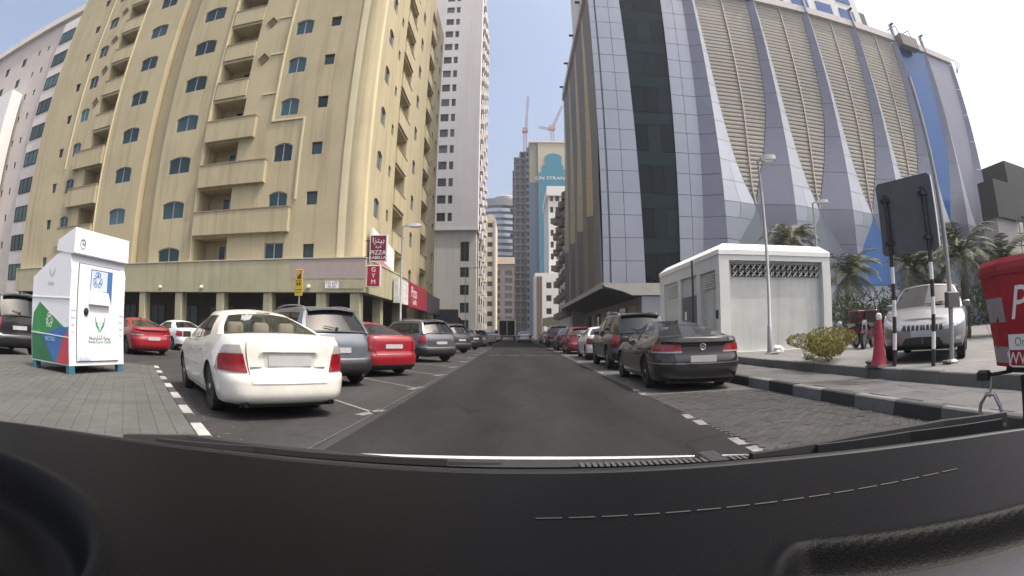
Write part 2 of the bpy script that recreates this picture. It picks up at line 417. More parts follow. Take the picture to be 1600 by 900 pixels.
# right: low pavement strip, then a second step up to the planted forecourt
pav_r = sheet('pavement', [(4.86, -4), (6.50, -4), (6.42, 60), (4.86, 60)], .174, M_JOINT)
pave(pav_r, lambda x, y: True, 4.95, 6.42, 2.4, 15, .40, .40, 0, M_TILE2, (5.6, 8), z=.176, limit=160)
kerb_r = tag(link('kerb', None), kind='structure')
kerb(kerb_r, (4.87, 62), (4.74, -3), .92, .15, .19, [M_KERB_D, M_KERB_L])     # painted black and grey
for o in kerb_r.children: o.rotation_euler.z += 0
fore = sheet('forecourt', [(6.60, -6), (80, -6), (80, 38.6), (6.55, 38.6)], .37, brick_mat('forecourt paving', (.15, .148, .142), (.135, .133, .127), (.10, .097, .094), 1, .4, .4, .012, var=.2))
kerb_f = tag(link('kerb', None), kind='structure')
kerb(kerb_f, (6.56, 38.6), (6.48, -4), 1.0, .16, .21, [M_CONC], z=.17)
# dirt and dead leaves blown against the kerb
lit = MB()
for k in range(420):
    y = rng.uniform(2.5, 30); x = 4.7-abs(rng.gauss(0, .12)); s = rng.uniform(.006, .028); a = rng.uniform(0, 6.3)
    lit.quad(*[(x+s*math.cos(a+q)*(1 if i % 2 else .5), y+s*math.sin(a+q)*(1 if i % 2 else .5), .012+rng.uniform(0, .006)) for i, q in enumerate((0, 1.57, 3.14, 4.71))])
for k in range(260):
    t = rng.uniform(.2, 9.5); q = KL0+kd*t-kn*abs(rng.gauss(.03, .15)); s = rng.uniform(.006, .022); a = rng.uniform(0, 6.3)
    lit.quad(*[(q.x+s*math.cos(a+p)*(1 if i % 2 else .5), q.y+s*math.sin(a+p)*(1 if i % 2 else .5), .006+rng.uniform(0, .004)) for i, p in enumerate((0, 1.57, 3.14, 4.71))])
tag(lit.build('litter', mat('dry leaf litter', (.19, .165, .12), .9, var=.5, vs=20)), 'scattered dry leaves and dirt blown along the kerbs', 'litter', kind='stuff')
# ---------------------------------------------------------------- buildings
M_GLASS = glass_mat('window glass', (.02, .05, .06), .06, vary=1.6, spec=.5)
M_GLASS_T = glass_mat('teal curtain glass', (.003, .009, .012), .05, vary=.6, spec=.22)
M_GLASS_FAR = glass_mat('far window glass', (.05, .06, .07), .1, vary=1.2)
M_ALU = mat('aluminium frame', (.42, .42, .40), .45, .6, var=.08)
M_DARK = mat('dark interior', (.016, .015, .014), .9)
M_BLACK = mat('black rubber', (.012, .012, .013), .7)
M_BRONZE = mat('brown window frame', (.10, .075, .055), .5, .2)
class Face:
    """a wall plane: u along it, z up, d inwards"""
    def __init__(s, ox, oy, rot, oz=0.):
        s.o = Vector((ox, oy, oz)); s.rot = rot; s.c, s.s = math.cos(rot), math.sin(rot)
    def T(s, u, d, z): return (s.o.x+s.c*u-s.s*d, s.o.y+s.s*u+s.c*d, s.o.z+z)
def hole(u0, u1, z0, z1, arch=0., depth=.18): return dict(u0=u0, u1=u1, z0=z0, z1=z1, arch=arch, depth=depth)
def wall(mb, F, u0, u1, z0, z1, holes, d=0., mi=0):
    us = sorted(set([u0, u1]+[max(u0, min(u1, h[k])) for h in holes for k in ('u0', 'u1')]))
    zs = sorted(set([z0, z1]+[max(z0, min(z1, h[k])) for h in holes for k in ('z0', 'z1')]))
    for i in range(len(us)-1):
        ua, ub = us[i], us[i+1]; um = (ua+ub)/2; run = None
        for j in range(len(zs)-1):
            za, zb = zs[j], zs[j+1]; zm = (za+zb)/2
            inside = any(h['u0'] < um < h['u1'] and h['z0'] < zm < h['z1'] for h in holes)
            if inside:
                if run is not None: mb.quad(F.T(ua, d, run), F.T(ub, d, run), F.T(ub, d, za), F.T(ua, d, za), mi); run = None
            elif run is None: run = za
        if run is not None: mb.quad(F.T(ua, d, run), F.T(ub, d, run), F.T(ub, d, zs[-1]), F.T(ua, d, zs[-1]), mi)
    for h in holes:
        a, b, p, q, D = h['u0'], h['u1'], h['z0'], h['z1'], d+h['depth']
        r = h['arch']; top = [(a, q-r)]
        if r:
            n = 6; w = (b-a)/2; rad = (w*w+r*r)/(2*r)
            top = [(a+(b-a)*k/n, q-rad+math.sqrt(max(0, rad*rad-((b-a)*k/n-w)**2))) for k in range(n+1)]
            for k in range(n):
                (ua, za), (ub, zb) = top[k], top[k+1]
                if max(q-za, q-zb) > 1e-4: mb.quad(F.T(ua, d, za), F.T(ub, d, zb), F.T(ub, d, q), F.T(ua, d, q), mi)
                mb.quad(F.T(ua, d, za), F.T(ub, d, zb), F.T(ub, D, zb), F.T(ua, D, za), mi)
        else: mb.quad(F.T(a, d, q), F.T(b, d, q), F.T(b, D, q), F.T(a, D, q), mi)
        mb.quad(F.T(a, d, p), F.T(b, d, p), F.T(b, D, p), F.T(a, D, p), mi)
        mb.quad(F.T(a, d, p), F.T(a, d, q-r), F.T(a, D, q-r), F.T(a, D, p), mi)
        mb.quad(F.T(b, d, p), F.T(b, d, q-r), F.T(b, D, q-r), F.T(b, D, p), mi)
WIN = {}
def window(parent, F, h, style='two', mf=None, mg=None, inset=None, name='window'):
    w, t, r = h['u1']-h['u0'], h['z1']-h['z0'], h['arch']
    mf = mf or M_ALU; mg = mg or M_GLASS
    key = (round(w, 2), round(t, 2), round(r, 2), style, mf.name, mg.name)
    if key not in WIN:
        f = MB(); b = min(.06, w*.08)
        f.box(-w/2, -w/2+b, -.05, .03, 0, t-r); f.box(w/2-b, w/2, -.05, .03, 0, t-r); f.box(-w/2+b, w/2-b, -.05, .03, 0, b)
        if r:
            n = 6; hw = w/2; rad = (hw*hw+r*r)/(2*r); arc = [(-hw+w*k/n, t-rad+math.sqrt(max(0, rad*rad-(w*k/n-hw)**2))) for k in range(n+1)]
            for k in range(n):
                (ua, za), (ub, zb) = arc[k], arc[k+1]
                f.loft([[(ua, -.05, za-b), (ub, -.05, zb-b), (ub, -.05, zb), (ua, -.05, za)], [(ua, .03, za-b), (ub, .03, zb-b), (ub, .03, zb), (ua, .03, za)]], True, True)
        else: f.box(-w/2+b, w/2-b, -.05, .03, t-b, t); arc = [(-w/2, t), (w/2, t)]
        bars = []
        def bar(*q): k = MB(); k.box(*q); bars.append(k.mesh('mullion', mf))
        if style == 'two': bar(-b/2, b/2, -.04, .02, b, t-b*.6)
        if style == 'cross': bar(-b/2, b/2, -.04, .02, b, t-b); bar(-w/2+b, w/2-b, -.036, .016, t*.66, t*.66+b)
        if style == 'three':
            for q in (-w/6, w/6): bar(q-b/2, q+b/2, -.04, .02, b, t-b)
        g = MB(); g.poly([(-w/2+.01, 0, .01), (w/2-.01, 0, .01)]+[(u, 0, z-.01) for u, z in arc[::-1]])
        WIN[key] = (f.mesh('window', mf), g.mesh('pane', mg), bars)
    fm, gm, bars = WIN[key]
    dd = inset if inset is not None else h['depth']-.03
    o = link(name, fm, parent, F.T((h['u0']+h['u1'])/2, dd, h['z0']), (0, 0, F.rot))
    link('pane', gm, o, (0, 0, 0))
    for bm_ in bars: link('mullion', bm_, o, (0, 0, 0))
    return o
def shell(mb, x0, x1, y0, y1, z0, z1, skip=(), mi=0):
    """outer walls of a block; skip the sides built as facades ('s' faces -y, 'e' +x, 'n' +y, 'w' -x, 't' top)"""
    P = dict(s=((x0,y0,z0),(x1,y0,z0),(x1,y0,z1),(x0,y0,z1)), n=((x0,y1,z0),(x1,y1,z0),(x1,y1,z1),(x0,y1,z1)), w=((x0,y0,z0),(x0,y1,z0),(x0,y1,z1),(x0,y0,z1)), e=((x1,y0,z0),(x1,y1,z0),(x1,y1,z1),(x1,y0,z1)), t=((x0,y0,z1),(x1,y0,z1),(x1,y1,z1),(x0,y1,z1)))
    for k, q in P.items():
        if k not in skip: mb.quad(*q, mi)

# ---- the yellow apartment block on the left
M_YEL = mat('yellow render', (.43, .372, .235), .88, var=.08, vs=.35, bump=.12, bs=30, streak=.32)
M_YEL2 = mat('sunlit yellow trim render', (.56, .50, .325), .88, var=.06, vs=.5, bump=.1, bs=30, streak=.12)  # corner and bands painted paler than the wall to carry sunlight
M_FASC = mat('beige fascia render', (.37, .345, .225), .88, var=.10, vs=.6, bump=.1, bs=30, streak=.35)
M_MAUVE = mat('overpainted mauve grey', (.36, .30, .275), .9, var=.06)
FL = [5.05+3.17*k for k in range(10)]                  # sill level of each storey
YX0, YX1, YY, YXE, YYE, YTOP = -43.6, -9.5, 27.4, -8.6, 54.0, 37.2
yb = thing('apartment_building', 'tall yellow apartment block with arched windows, balconies and a ground floor arcade', 'building', (0, 0, 0))
FS = Face(0, YY, 0); FE = Face(YXE, 0, math.pi/2)
ymb = MB(); hs = []; wins = []
def add(F, lst, u, w, z, h, arch=0., depth=.16, style='two', mf=None):
    q = hole(u-w/2, u+w/2, z, z+h, arch, depth); lst.append(q); wins.append((F, q, style, mf)); return q
BAL = []                                               # balcony recesses (face, hole)
SLOT = (-26.7, -24.85)                                  # deep vertical slot in the facade
ZB = 5.2
for k, z in enumerate(FL):
    for (u, w) in ((-28.95, 1.95), (-22.85, 2.05), (-14.25, 1.35), (-36.4, 1.3)): add(FS, hs, u, w, z, 1.25, .2 if k != 0 or u < -16 else 0)
    for u in (-11.9, -39.0): add(FS, hs, u, .72, z+.3, .82, 0, .2, 'one', M_BRONZE)
    if k > 0 or True:
        wide = k <= 3
        for (a, b, sgn) in ((-20.55, -17.95, 1), (-34.3, -31.9, -1)):
            e = 0 if not wide else .15
            q = hole(a, b+(e if sgn > 0 else 0), z-.25, z+1.75, 0, 1.55); hs.append(q); BAL.append((k, q, sgn))
wall(ymb, FS, YX0, SLOT[0], ZB, YTOP, [h for h in hs if h['u1'] < SLOT[0]])
wall(ymb, FS, SLOT[1], YX1, ZB, YTOP, [h for h in hs if h['u0'] > SLOT[1]])
# the slot: sides and back
ymb.quad(FS.T(SLOT[0], 0, ZB), FS.T(SLOT[0], .7, ZB), FS.T(SLOT[0], .7, YTOP), FS.T(SLOT[0], 0, YTOP))
ymb.quad(FS.T(SLOT[1], 0, ZB), FS.T(SLOT[1], .7, ZB), FS.T(SLOT[1], .7, YTOP), FS.T(SLOT[1], 0, YTOP))
ymb.quad(FS.T(SLOT[0], .7, ZB), FS.T(SLOT[1], .7, ZB), FS.T(SLOT[1], .7, YTOP), FS.T(SLOT[0], .7, YTOP))
# rounded corner to the street
NC = 10
cor = [[(YX1+.9*math.sin(math.pi/2*i/NC), YY+.9-.9*math.cos(math.pi/2*i/NC), z) for i in range(NC+1)] for z in (ZB, YTOP)]
ymb.grid(cor)
# street side
hs2 = []
for k, z in enumerate(FL):
    add(FE, hs2, 30.3, 1.2, z, 1.3, .2)
    add(FE, hs2, 33.1, .6, z+.4, .8, 0, .2, 'one', M_BRONZE)
    for (a, b) in ((34.6, 38.0), (45.6, 48.6)):
        q = hole(a, b, z-.25, z+1.75, 0, 1.5); hs2.append(q); BAL.append((k, q, 0))
    add(FE, hs2, 41.3, 1.2, z, 1.3, .2); add(FE, hs2, 50.2, .6, z+.4, .8, 0, .2, 'one', M_BRONZE); add(FE, hs2, 52.6, 1.1, z, 1.3, .2)
wall(ymb, FE, YY+.9, YYE, ZB, YTOP, hs2)
ymb.quad((YX0, YY, ZB), (YX0, YYE, ZB), (YX0, YYE, YTOP), (YX0, YY, YTOP)); ymb.quad((YX0, YYE, 0), (YXE, YYE, 0), (YXE, YYE, YTOP), (YX0, YYE, YTOP))
ymb.poly([(YX0, YY, YTOP), (YX1, YY, YTOP), (YXE, YY+.9, YTOP), (YXE, YYE, YTOP), (YX0, YYE, YTOP)])
ymb.poly([(YX0, YY, ZB), (YX1, YY, ZB), (YXE, YY+.9, ZB), (YXE, YYE, ZB), (YX0, YYE, ZB)])
ymb.build('wall', M_YEL, yb)
cmb = MB()
cmb.loft([[(YX1-.55+1.47*math.sin(math.pi/2*i/8), YY+.87-.92*math.cos(math.pi/2*i/8)-.0, z) for i in range(9)] for z in (ZB, YTOP+.4)], closed=False)
cmb.build('corner_column', M_YEL2, yb, smooth=60)
for F, h, st, mf in wins: window(yb, F, h, st, mf)
# balconies: back wall, door, parapet with coping
par_cache = {}
def balcony(F, k, q, sgn):
    a, b, z0, z1, D = q['u0'], q['u1'], q['z0'], q['z1'], q['depth']
    bw = MB(); bw.quad(F.T(a, D-.002, z0), F.T(b, D-.002, z0), F.T(b, D-.002, z1), F.T(a, D-.002, z1))
    r = bw.build('balcony_wall', M_YEL, yb)
    dh = hole(a+(b-a)*.42, a+(b-a)*.42+1.15, z0+.02, z0+1.72, 0, .1)
    window(yb, F, dh, 'two', M_ALU, None, D-.06, 'balcony_door')
    if sgn == 0:
        pa, pb, pj = a-.05, b+.05, .12
    elif k <= 3:
        pa, pb, pj = (a-.02, -13.25 if k < 2 else -14.95+(-.35 if k == 2 else -1.6), .35) if sgn > 0 else (b-(5.0 if k < 2 else 4.2), b+.02, .35)
    else: pa, pb, pj = a-.02, b+.02, .12
    if k == 0 and sgn != 0: return
    pz0, pz1 = (z0-1.05, z0+.42) if k <= 3 and sgn != 0 else (z0-.95, z0+.36)
    p = MB(); p.box(pa, pb, -pj, .06 if pj > .2 else .1, pz0, pz1, T=lambda u, d, z: F.T(u, d, z))
    o = p.build('balcony_parapet', M_YEL, yb)
    c = MB(); c.box(pa-.03, pb+.03, -pj-.04, .0, pz1, pz1+.07, T=lambda u, d, z: F.T(u, d, z)); c.build('coping', mat('brown coping', (.27, .215, .15), .8), o)
for k, q, sgn in BAL: balcony(FS if sgn else FE, k, q, sgn)
# relief bands and diamond niches
M_NICHE = mat('brown niche', (.13, .085, .05), .8)
for k, z in enumerate(FL):
    if k >= 4:
        for u in (-17.05, -35.15):
            zc = z+1.55
            dm = MB(); s = .42
            ring = [(u-s, zc), (u, zc-s*1.15), (u+s, zc), (u, zc+s*1.15)]
            dm.poly([FS.T(p, -.012, w) for p, w in ring], 0)
            for i in range(4):
                (p, w), (p2, w2) = ring[i], ring[(i+1) % 4]
                dm.quad(FS.T(p, -.012, w), FS.T(p2, -.012, w2), FS.T(p2+(u-p2)*.12*-1, -.05, w2), FS.T(p+(u-p)*.12*-1, -.05, w), 0)
            dm.build('diamond_niche', M_NICHE, yb)
    if k >= 3:
        rb = MB(); rb.box(-16.5, -15.4, -.07, .0, z+1.75, z+1.87, T=FS.T); rb.build('relief_band', M_YEL2, yb)
for (u, z0) in ((-20.72, ZB), (-15.35, 14.2), (-31.75, ZB), (-37.6, 13.6)):
    rb = MB(); rb.box(u-.06, u+.06, -.10, .0, z0, YTOP, T=FS.T); rb.build('relief_band', M_YEL2, yb)
for (a, b, z) in ((-15.35, -12.95, 14.2), (-13.07, -12.95, 8.9)):
    rb = MB(); rb.box(a, b, -.08, .0, z, z+.12 if b-a > .5 else 14.2, T=FS.T); rb.build('relief_band', M_YEL2, yb)
# podium fascia wrapping the corner, arcade columns, dark shops behind
fm = MB()
fz0, fz1, fy = 3.32, 5.22, 26.95
fm.box(YX0-.2, -8.15, fy, YY+.3, fz0, fz1)
fm.box(-8.75, -8.15, YY+.3, 38.5, fz0, fz1)
fas = fm.build('fascia', M_FASC, yb)
fm = MB(); fm.box(YX0-.2, -8.10, fy-.05, YY, fz1, fz1+.06); fm.box(-8.6, -8.10, YY, 38.5, fz1, fz1+.06); fm.build('coping', mat('pale coping', (.5, .46, .36), .8), fas)
fm = MB(); fm.box(-12.75, -8.13, fy-.012, fy, 4.08, fz1-.05); fm.build('painted_panel', M_MAUVE, fas)
for x in [-42.5+3.52*i for i in range(10)]+[-8.75]:
    c = MB(); c.cbox(x-.3, x+.3, fy+.1, fy+.75, 0, fz0, .03); c.build('column', M_FASC, yb)
for y in (32.5, 38.0, 43.5, 49.0, 53.6):
    c = MB(); c.cbox(-9.2, -8.6, y-.3, y+.3, 0, fz0 if y < 38 else ZB, .03); c.build('column', M_FASC, yb)
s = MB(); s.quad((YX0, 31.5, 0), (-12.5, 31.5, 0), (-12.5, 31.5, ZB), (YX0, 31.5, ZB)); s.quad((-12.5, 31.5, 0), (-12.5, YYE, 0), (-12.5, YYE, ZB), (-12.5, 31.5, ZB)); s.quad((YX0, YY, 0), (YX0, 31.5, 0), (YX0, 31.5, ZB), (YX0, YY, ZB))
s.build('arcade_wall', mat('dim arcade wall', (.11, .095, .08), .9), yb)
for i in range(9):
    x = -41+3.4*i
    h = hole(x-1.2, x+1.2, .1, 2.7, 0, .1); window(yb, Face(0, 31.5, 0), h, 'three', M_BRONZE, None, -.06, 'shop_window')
for i in range(6):
    y = 33+3.6*i; h = hole(y-1.3, y+1.3, .1, 2.8, 0, .1); window(yb, Face(-12.5, 0, math.pi/2), h, 'three', M_BRONZE, None, -.06, 'shop_window')
for x in (-30.5, -26.8, -23.0, -19.3, -11.55):
    w = MB(); w.lathe([(.01, -.16), (.09, -.15), (.13, -.08), (.12, -.02), (.05, 0)], 12, 'y', (x, fy, 3.62)); w.build('wall_lamp', mat('cream lamp glass', (.7, .66, .52), .4), yb, smooth=50)
# split air conditioners on some balconies
for (k, u) in ((2, -18.5), (5, -18.4), (4, -18.4), (6, -32.5), (7, -18.4)):
    a = MB(); a.cbox(u-.38, u+.38, YY+.5, YY+.85, FL[k]-.2+.14, FL[k]+.42, .03); a.build('air_conditioner', mat('white appliance', (.55, .54, .5), .5), yb)
# signs on this block
M_SIGNR = mat('dark red sign face', (.155, .006, .022), .4, var=.08)
M_SIGNR2 = mat('bright red sign face', (.30, .008, .03), .4, var=.08)
M_WHITE = mat('white sign paint', (.78, .78, .76), .5, var=.04)
sg = thing('hanging_sign', 'dark red hanging pizza sign with Arabic lettering above the gym sign', 'sign', (-8.0, 27.35, 5.05))
m = MB(); m.box(-.02, 1.0, -.09, .09, 0, 1.52); m.build('sign_case', M_WHITE, sg)
m = MB(); m.box(.03, .93, -.10, .10, .06, 1.46); m.build('sign_face', M_SIGNR, sg)
for z in (.3, 1.2): m = MB(); m.tube([(-.3, 0, z), (0, 0, z)], .03); m.build('bracket', M_BLACK, sg)
AR_PIZZA = '\ufe8d\ufeb0\ufe98\ufef4\ufe91'; AR_LAB = '\ufefc\ufef4\ufe91\ufefb'
for t, z, sz in ((AR_PIZZA, 1.19, .44), (AR_LAB, .83, .20), ('PIZZA', .50, .34), ('LABELLA', .22, .235)): lettering(t, sz, M_WHITE, sg, (.48, -.105, z), (math.pi/2, 0, 0))
sg = thing('hanging_sign', 'small bright red hanging GYM sign with vertical white letters', 'sign', (-8.1, 27.2, 3.62))
m = MB(); m.box(-.02, .80, -.08, .08, 0, 1.22); m.build('sign_case', M_WHITE, sg)
m = MB(); m.box(.03, .75, -.09, .09, .05, 1.17); m.build('sign_face', M_SIGNR2, sg)
for z in (.2, 1.0): m = MB(); m.tube([(-.2, 0, z), (0, 0, z)], .03); m.build('bracket', M_BLACK, sg)
for t, z in (('G', .96), ('Y', .62), ('M', .28)): lettering(t, .36, M_WHITE, sg, (.39, -.095, z), (math.pi/2, 0, 0))
sg = thing('to_let_sign', 'small white TO LET board with pink letters on the beige fascia', 'sign', (-10.55, fy-.03, 3.52))
m = MB(); m.box(0, 2.3, -.0, .028, 0, .44); m.build('board', M_FASC, sg)
m = MB(); m.box(.02, .86, -.008, .0, .02, .42); m.build('sign_face', M_WHITE, sg)
lettering('TO LET', .23, M_SIGNR2, sg, (.44, -.012, .30), (math.pi/2, 0, 0)); lettering('TEL 050', .15, M_SIGNR2, sg, (.44, -.012, .11), (math.pi/2, 0, 0))
bn = thing('shop_banner', 'faded white and pink slanted banner on the street side above the hanging signs', 'sign', (-8.35, 28.5, 4.9))
m = MB(); m.prism([(0, .35), (5.6, .0), (5.6, 1.9), (0, 2.35)], .12, T=lambda u, v, w: (w, u, v)); m.build('board', M_WHITE, bn)
m = MB(); m.prism([(.1, .45), (5.5, .1), (5.5, .4), (.1, .95)], .01, T=lambda u, v, w: (.121+w, u, v)); m.build('pink_band', mat('faded pink', (.55, .2, .22), .6), bn)
sh = thing('shop_sign', 'long red shop sign with white letters along the street front', 'sign', (-8.05, 33.4, 3.05))
m = MB(); m.box(0, .35, 0, 3.2, .1, 1.75); m.build('white_panel', mat('printed white panel', (.6, .6, .57), .6, var=.3, vs=4), sh)
m = MB(); m.box(0, .4, 3.2, 11.2, 0, 1.85); m.build('sign_case', M_SIGNR2, sh)
m = MB(); m.box(0, .44, 11.2, 18.5, -.1, 1.6); m.build('grey_panel', mat('dark grey sign', (.10, .10, .105), .5), sh)
lettering('Pizza', 1.15, M_WHITE, sh, (.405, 5.2, 1.15), (math.pi/2, 0, math.pi/2)); lettering('Labella', .6, M_WHITE, sh, (.405, 5.4, .45), (math.pi/2, 0, math.pi/2))
lettering('CAFE', 1.1, mat('dull red letter', (.2, .04, .05), .5), sh, (.445, 13.8, .75), (math.pi/2, 0, math.pi/2))

# ---- pink grey apartment block far left
M_PINK = mat('pinkish grey render', (.50, .455, .425), .88, var=.06, vs=.3, streak=.15)
M_PALE = mat('pale render', (.64, .60, .565), .85, var=.05, vs=.4, streak=.15)
pb = thing('apartment_building', 'pinkish grey apartment block with a column of dark bay windows, far left', 'building')
PF = Face(0, 32.5, 0); ph = []; pw = []
for k in range(10):
    z = 5.0+3.12*k
    for (u, w, hh, dz) in ((-57.6, .5, .8, .4), (-60.0, .5, .8, .4), (-64.2, 1.3, 1.25, 0), (-69.5, 1.3, 1.25, 0), (-75, 1.3, 1.25, 0)):
        q = hole(u-w/2, u+w/2, z+dz, z+dz+hh, 0, .18); ph.append(q); pw.append((q, 'one' if w < 1 else 'two'))
m = MB(); wall(m, PF, -84, -49.4, 0, 37.2, ph); shell(m, -84, -49.4, 32.5, 50, 0, 37.2, 's'); m.build('wall', M_PINK, pb)
for q, st in pw: window(pb, PF, q, st, M_BRONZE)
m = MB(); m.box(-84.3, -49.1, 32.0, 50.2, 37.2, 38.2); m.build('parapet', M_PALE, pb)
m = MB(); m.box(-54.3, -50.5, 32.0, 32.6, 0, 36.2); m.build('bay_pier', M_PALE, pb)
for k in range(10):
    q = hole(-54.0, -51.0, 4.9+3.12*k, 6.55+3.12*k, 0, .2); F2 = Face(0, 32.0, 0)
    window(pb, F2, q, 'three', M_BLACK, glass_mat('green bay glass', (.03, .07, .06), .06, vary=1.2), -.04, 'bay_window')
lb = thing('apartment_building', 'white block with a balcony at the left edge behind the pink one', 'building')
LF = Face(0, 30, 0)
LFh = [hole(-63.6, -61.2, 5.0+3.3*k, 7.0+3.3*k, 0, .9) for k in range(6)]
m = MB(); wall(m, LF, -72, -60.0, 0, 27.8, LFh); shell(m, -72, -60.0, 30, 32, 0, 27.8, 's'); m.build('wall', mat('white render', (.70, .69, .68), .85, var=.05, streak=.1), lb)
for q in LFh: window(lb, LF, q, 'two', M_BRONZE, None, .8)

# ---- white tower up the street
wt = thing('apartment_tower', 'tall white apartment tower with small square windows up the street', 'building')
M_WT = mat('greyish white render', (.60, .575, .565), .88, var=.05, vs=.15, streak=.12)
M_WT2 = mat('warm white render', (.56, .535, .475), .88, var=.05, vs=.2, streak=.2)
WF = Face(0, 85, 0); wh = []; ww = []
for k in range(17):
    z = 20.2+3.12*k
    for (u, w) in ((-12.55, 1.5), (-11.0, .75)): q = hole(u-w/2, u+w/2, z, z+1.5, 0, .3); wh.append(q); ww.append((WF, q, 'cross' if w > 1 else 'one'))
m = MB(); wall(m, WF, -17, -6.15, 18.9, 74, wh); shell(m, -17, -6.15, 85, 106, 18.9, 74, 's'); m.build('upper_wall', M_WT, wt)
wl = []
WF2 = Face(0, 85.4, 0)
for z, hh in ((13.3, 3.4), (10.6, 1.7), (7.6, 1.7), (4.6, 1.7), (1.7, 1.7)):
    q = hole(-9.1, -7.6, z, z+hh, 0, .3); wl.append(q); ww.append((WF2, q, 'cross'))
m = MB(); wall(m, WF2, -17, -6.4, 0, 18.9, wl); shell(m, -17, -6.4, 85.4, 106, 0, 18.9, 's'); m.build('lower_wall', M_WT2, wt)
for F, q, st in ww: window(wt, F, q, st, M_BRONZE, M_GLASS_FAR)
m = MB(); m.box(-17.1, -6.05, 84.9, 106, 18.6, 18.95); m.build('ledge', M_WT, wt)
WE = Face(-6.15, 0, math.pi/2)
for k in range(22):
    z = 2.5+3.12*k
    for y in (89, 95.5, 102):
        b = MB(); b.box(-6.15, -5.55, y-1.2, y+1.2, z-.5, z+.5); b.build('balcony', M_PALE, wt)
        q = hole(y-.9, y+.9, z+.5, z+2.0, 0, .2); window(wt, WE, q, 'two', M_BRONZE, M_GLASS_FAR, -.05)
# ---- cream slim block with rounded top
cb = thing('apartment_building', 'slim cream block with a rounded top beside the white tower', 'building')
M_CREAM = mat('cream render', (.64, .52, .36), .88, var=.05, vs=.2, streak=.1)
CF = Face(0, 158, 0); chs = [hole(-8.3, -6.7, 3.4+3.1*k, 4.9+3.1*k, 0, .3) for k in range(11)]
m = MB(); wall(m, CF, -9.3, -5.75, 0, 37, chs); shell(m, -9.3, -5.75, 158, 176, 0, 37, 's')
m.prism([(-9.3+3.55*i/10, 37+1.75*math.sin(math.pi*i/10)) for i in range(11)], 18, T=lambda u, v, w: (u, 158+w, v)); m.build('wall', M_CREAM, cb)
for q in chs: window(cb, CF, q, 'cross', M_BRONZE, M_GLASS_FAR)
for u in (-9.15, -5.9): r = MB(); r.box(u-.25, u+.25, 157.7, 158, 0, 37.2); r.build('pilaster', M_PALE, cb)
# ---- striped glass office block, far
gb = thing('office_building', 'distant striped grey and white glass office block with a rounded roof', 'building')
m = MB(); zt = 60
def arcx(z): return [(-16+16.0*i/8, 260-2.0*math.sin(math.pi*i/8), z) for i in range(9)]
band_w = mat('white spandrel', (.62, .66, .74), .5, var=.04); band_g = glass_mat('blue grey strip glass', (.10, .14, .2), .1)
for k in range(18):
    z = 8+3.3*k
    w = MB(); w.loft([arcx(z), arcx(z+1.75)], closed=False); w.build('spandrel', band_w, gb)
    g = MB(); g.loft([[(x, y+.25, q) for x, y, q in arcx(z+1.75)], [(x, y+.25, q) for x, y, q in arcx(z+3.3)]], closed=False); g.build('strip_window', band_g, gb)
m.loft([[(-16+16*i/8, 259.8-2*math.sin(math.pi*i/8), z) for i in range(9)]+[(0, 285, z), (-16, 285, z)] for z in (67.4, 69.6, 71.2)], True, True); m.build('roof', mat('grey roof', (.34, .33, .35), .8), gb)
m = MB(); m.box(-16, 0, 261, 285, 0, 67.4); m.build('core', band_w, gb)
m = MB(); m.lathe([(5.2, 0), (5.2, 2.6), (4.4, 3.3)], 16, 'z', (-5, 268, 71.2)); m.build('roof_drum', mat('grey roof', (.3, .3, .3)), gb)
# ---- brown lower block in front of it
bb = thing('office_building', 'brown low block with pale cornice at the end of the street on the left', 'building')
BF = Face(0, 200, 0); bh = [hole(-3.6, -.7, 3+3.0*k, 4.9+3*k, 0, .3) for k in range(8)]+[hole(-7.4, -5.4, 3+3.0*k, 4.9+3*k, 0, .3) for k in range(8)]
m = MB(); wall(m, BF, -8.6, .1, 0, 28.5, bh); shell(m, -8.6, .1, 200, 222, 0, 28.5, 's'); m.build('wall', mat('brown stone', (.20, .165, .14), .85, var=.1), bb)
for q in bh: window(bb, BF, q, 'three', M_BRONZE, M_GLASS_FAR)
m = MB(); m.box(-9, .3, 199.6, 222, 28.5, 31.2); m.build('cornice', M_CREAM, bb)
# ---- tower under construction with two cranes
M_RAW = mat('raw concrete', (.15, .147, .145), .9, var=.15, vs=.3)
ct = thing('unfinished_tower', 'concrete tower under construction with a teal and beige finished face', 'building')
m = MB(); m.box(.0, 5.9, 230.6, 255, 0, 84); m.build('core', mat('dark concrete', (.07, .069, .07), .9, var=.3, vs=.25), ct)
for k in range(27):
    z = 3.2*k+2.8
    w = 8.4 if k < 24 else 8.4-(k-23)*1.4
    s = MB(); s.box(6.0-w*.8+.1, 5.9, 229.5, 250, z, z+.55); s.build('floor_slab', M_RAW, ct)
    for x in (0.2, 2.6, 5.0):
        if x > 6.0-w*.8 and k < 26:
            c = MB(); c.box(x, x+.7, 230, 230.8, z+.55, z+3.2); c.build('column', M_RAW, ct)
m = MB(); m.box(5.9, 7.2, 227.5, 252, 0, 88); m.build('shear_wall', mat('pale concrete', (.24, .245, .26), .85, var=.08, vs=.2), ct)
for k in range(26):
    o = MB(); o.box(6.0, 6.8, 227.40, 227.5, 3.2*k+3.6, 3.2*k+5.4); o.build('opening', M_DARK, ct)
M_BEI = mat('beige cladding', (.46, .40, .28), .7, var=.05, vs=.2); M_TEAL = glass_mat('teal tower glass', (.035, .20, .28), .12, spec=.4)
m = MB(); m.box(11.2, 32, 225, 252, 0, 89.5); m.build('cladding', M_BEI, ct)
m = MB(); m.box(7.2, 11.2, 226.2, 252, 70, 89.5); m.build('side_cladding', mat('shaded beige cladding', (.30, .275, .18), .7, var=.05, vs=.2), ct)  # shaded flank of the tower: the shade is put into this darker beige
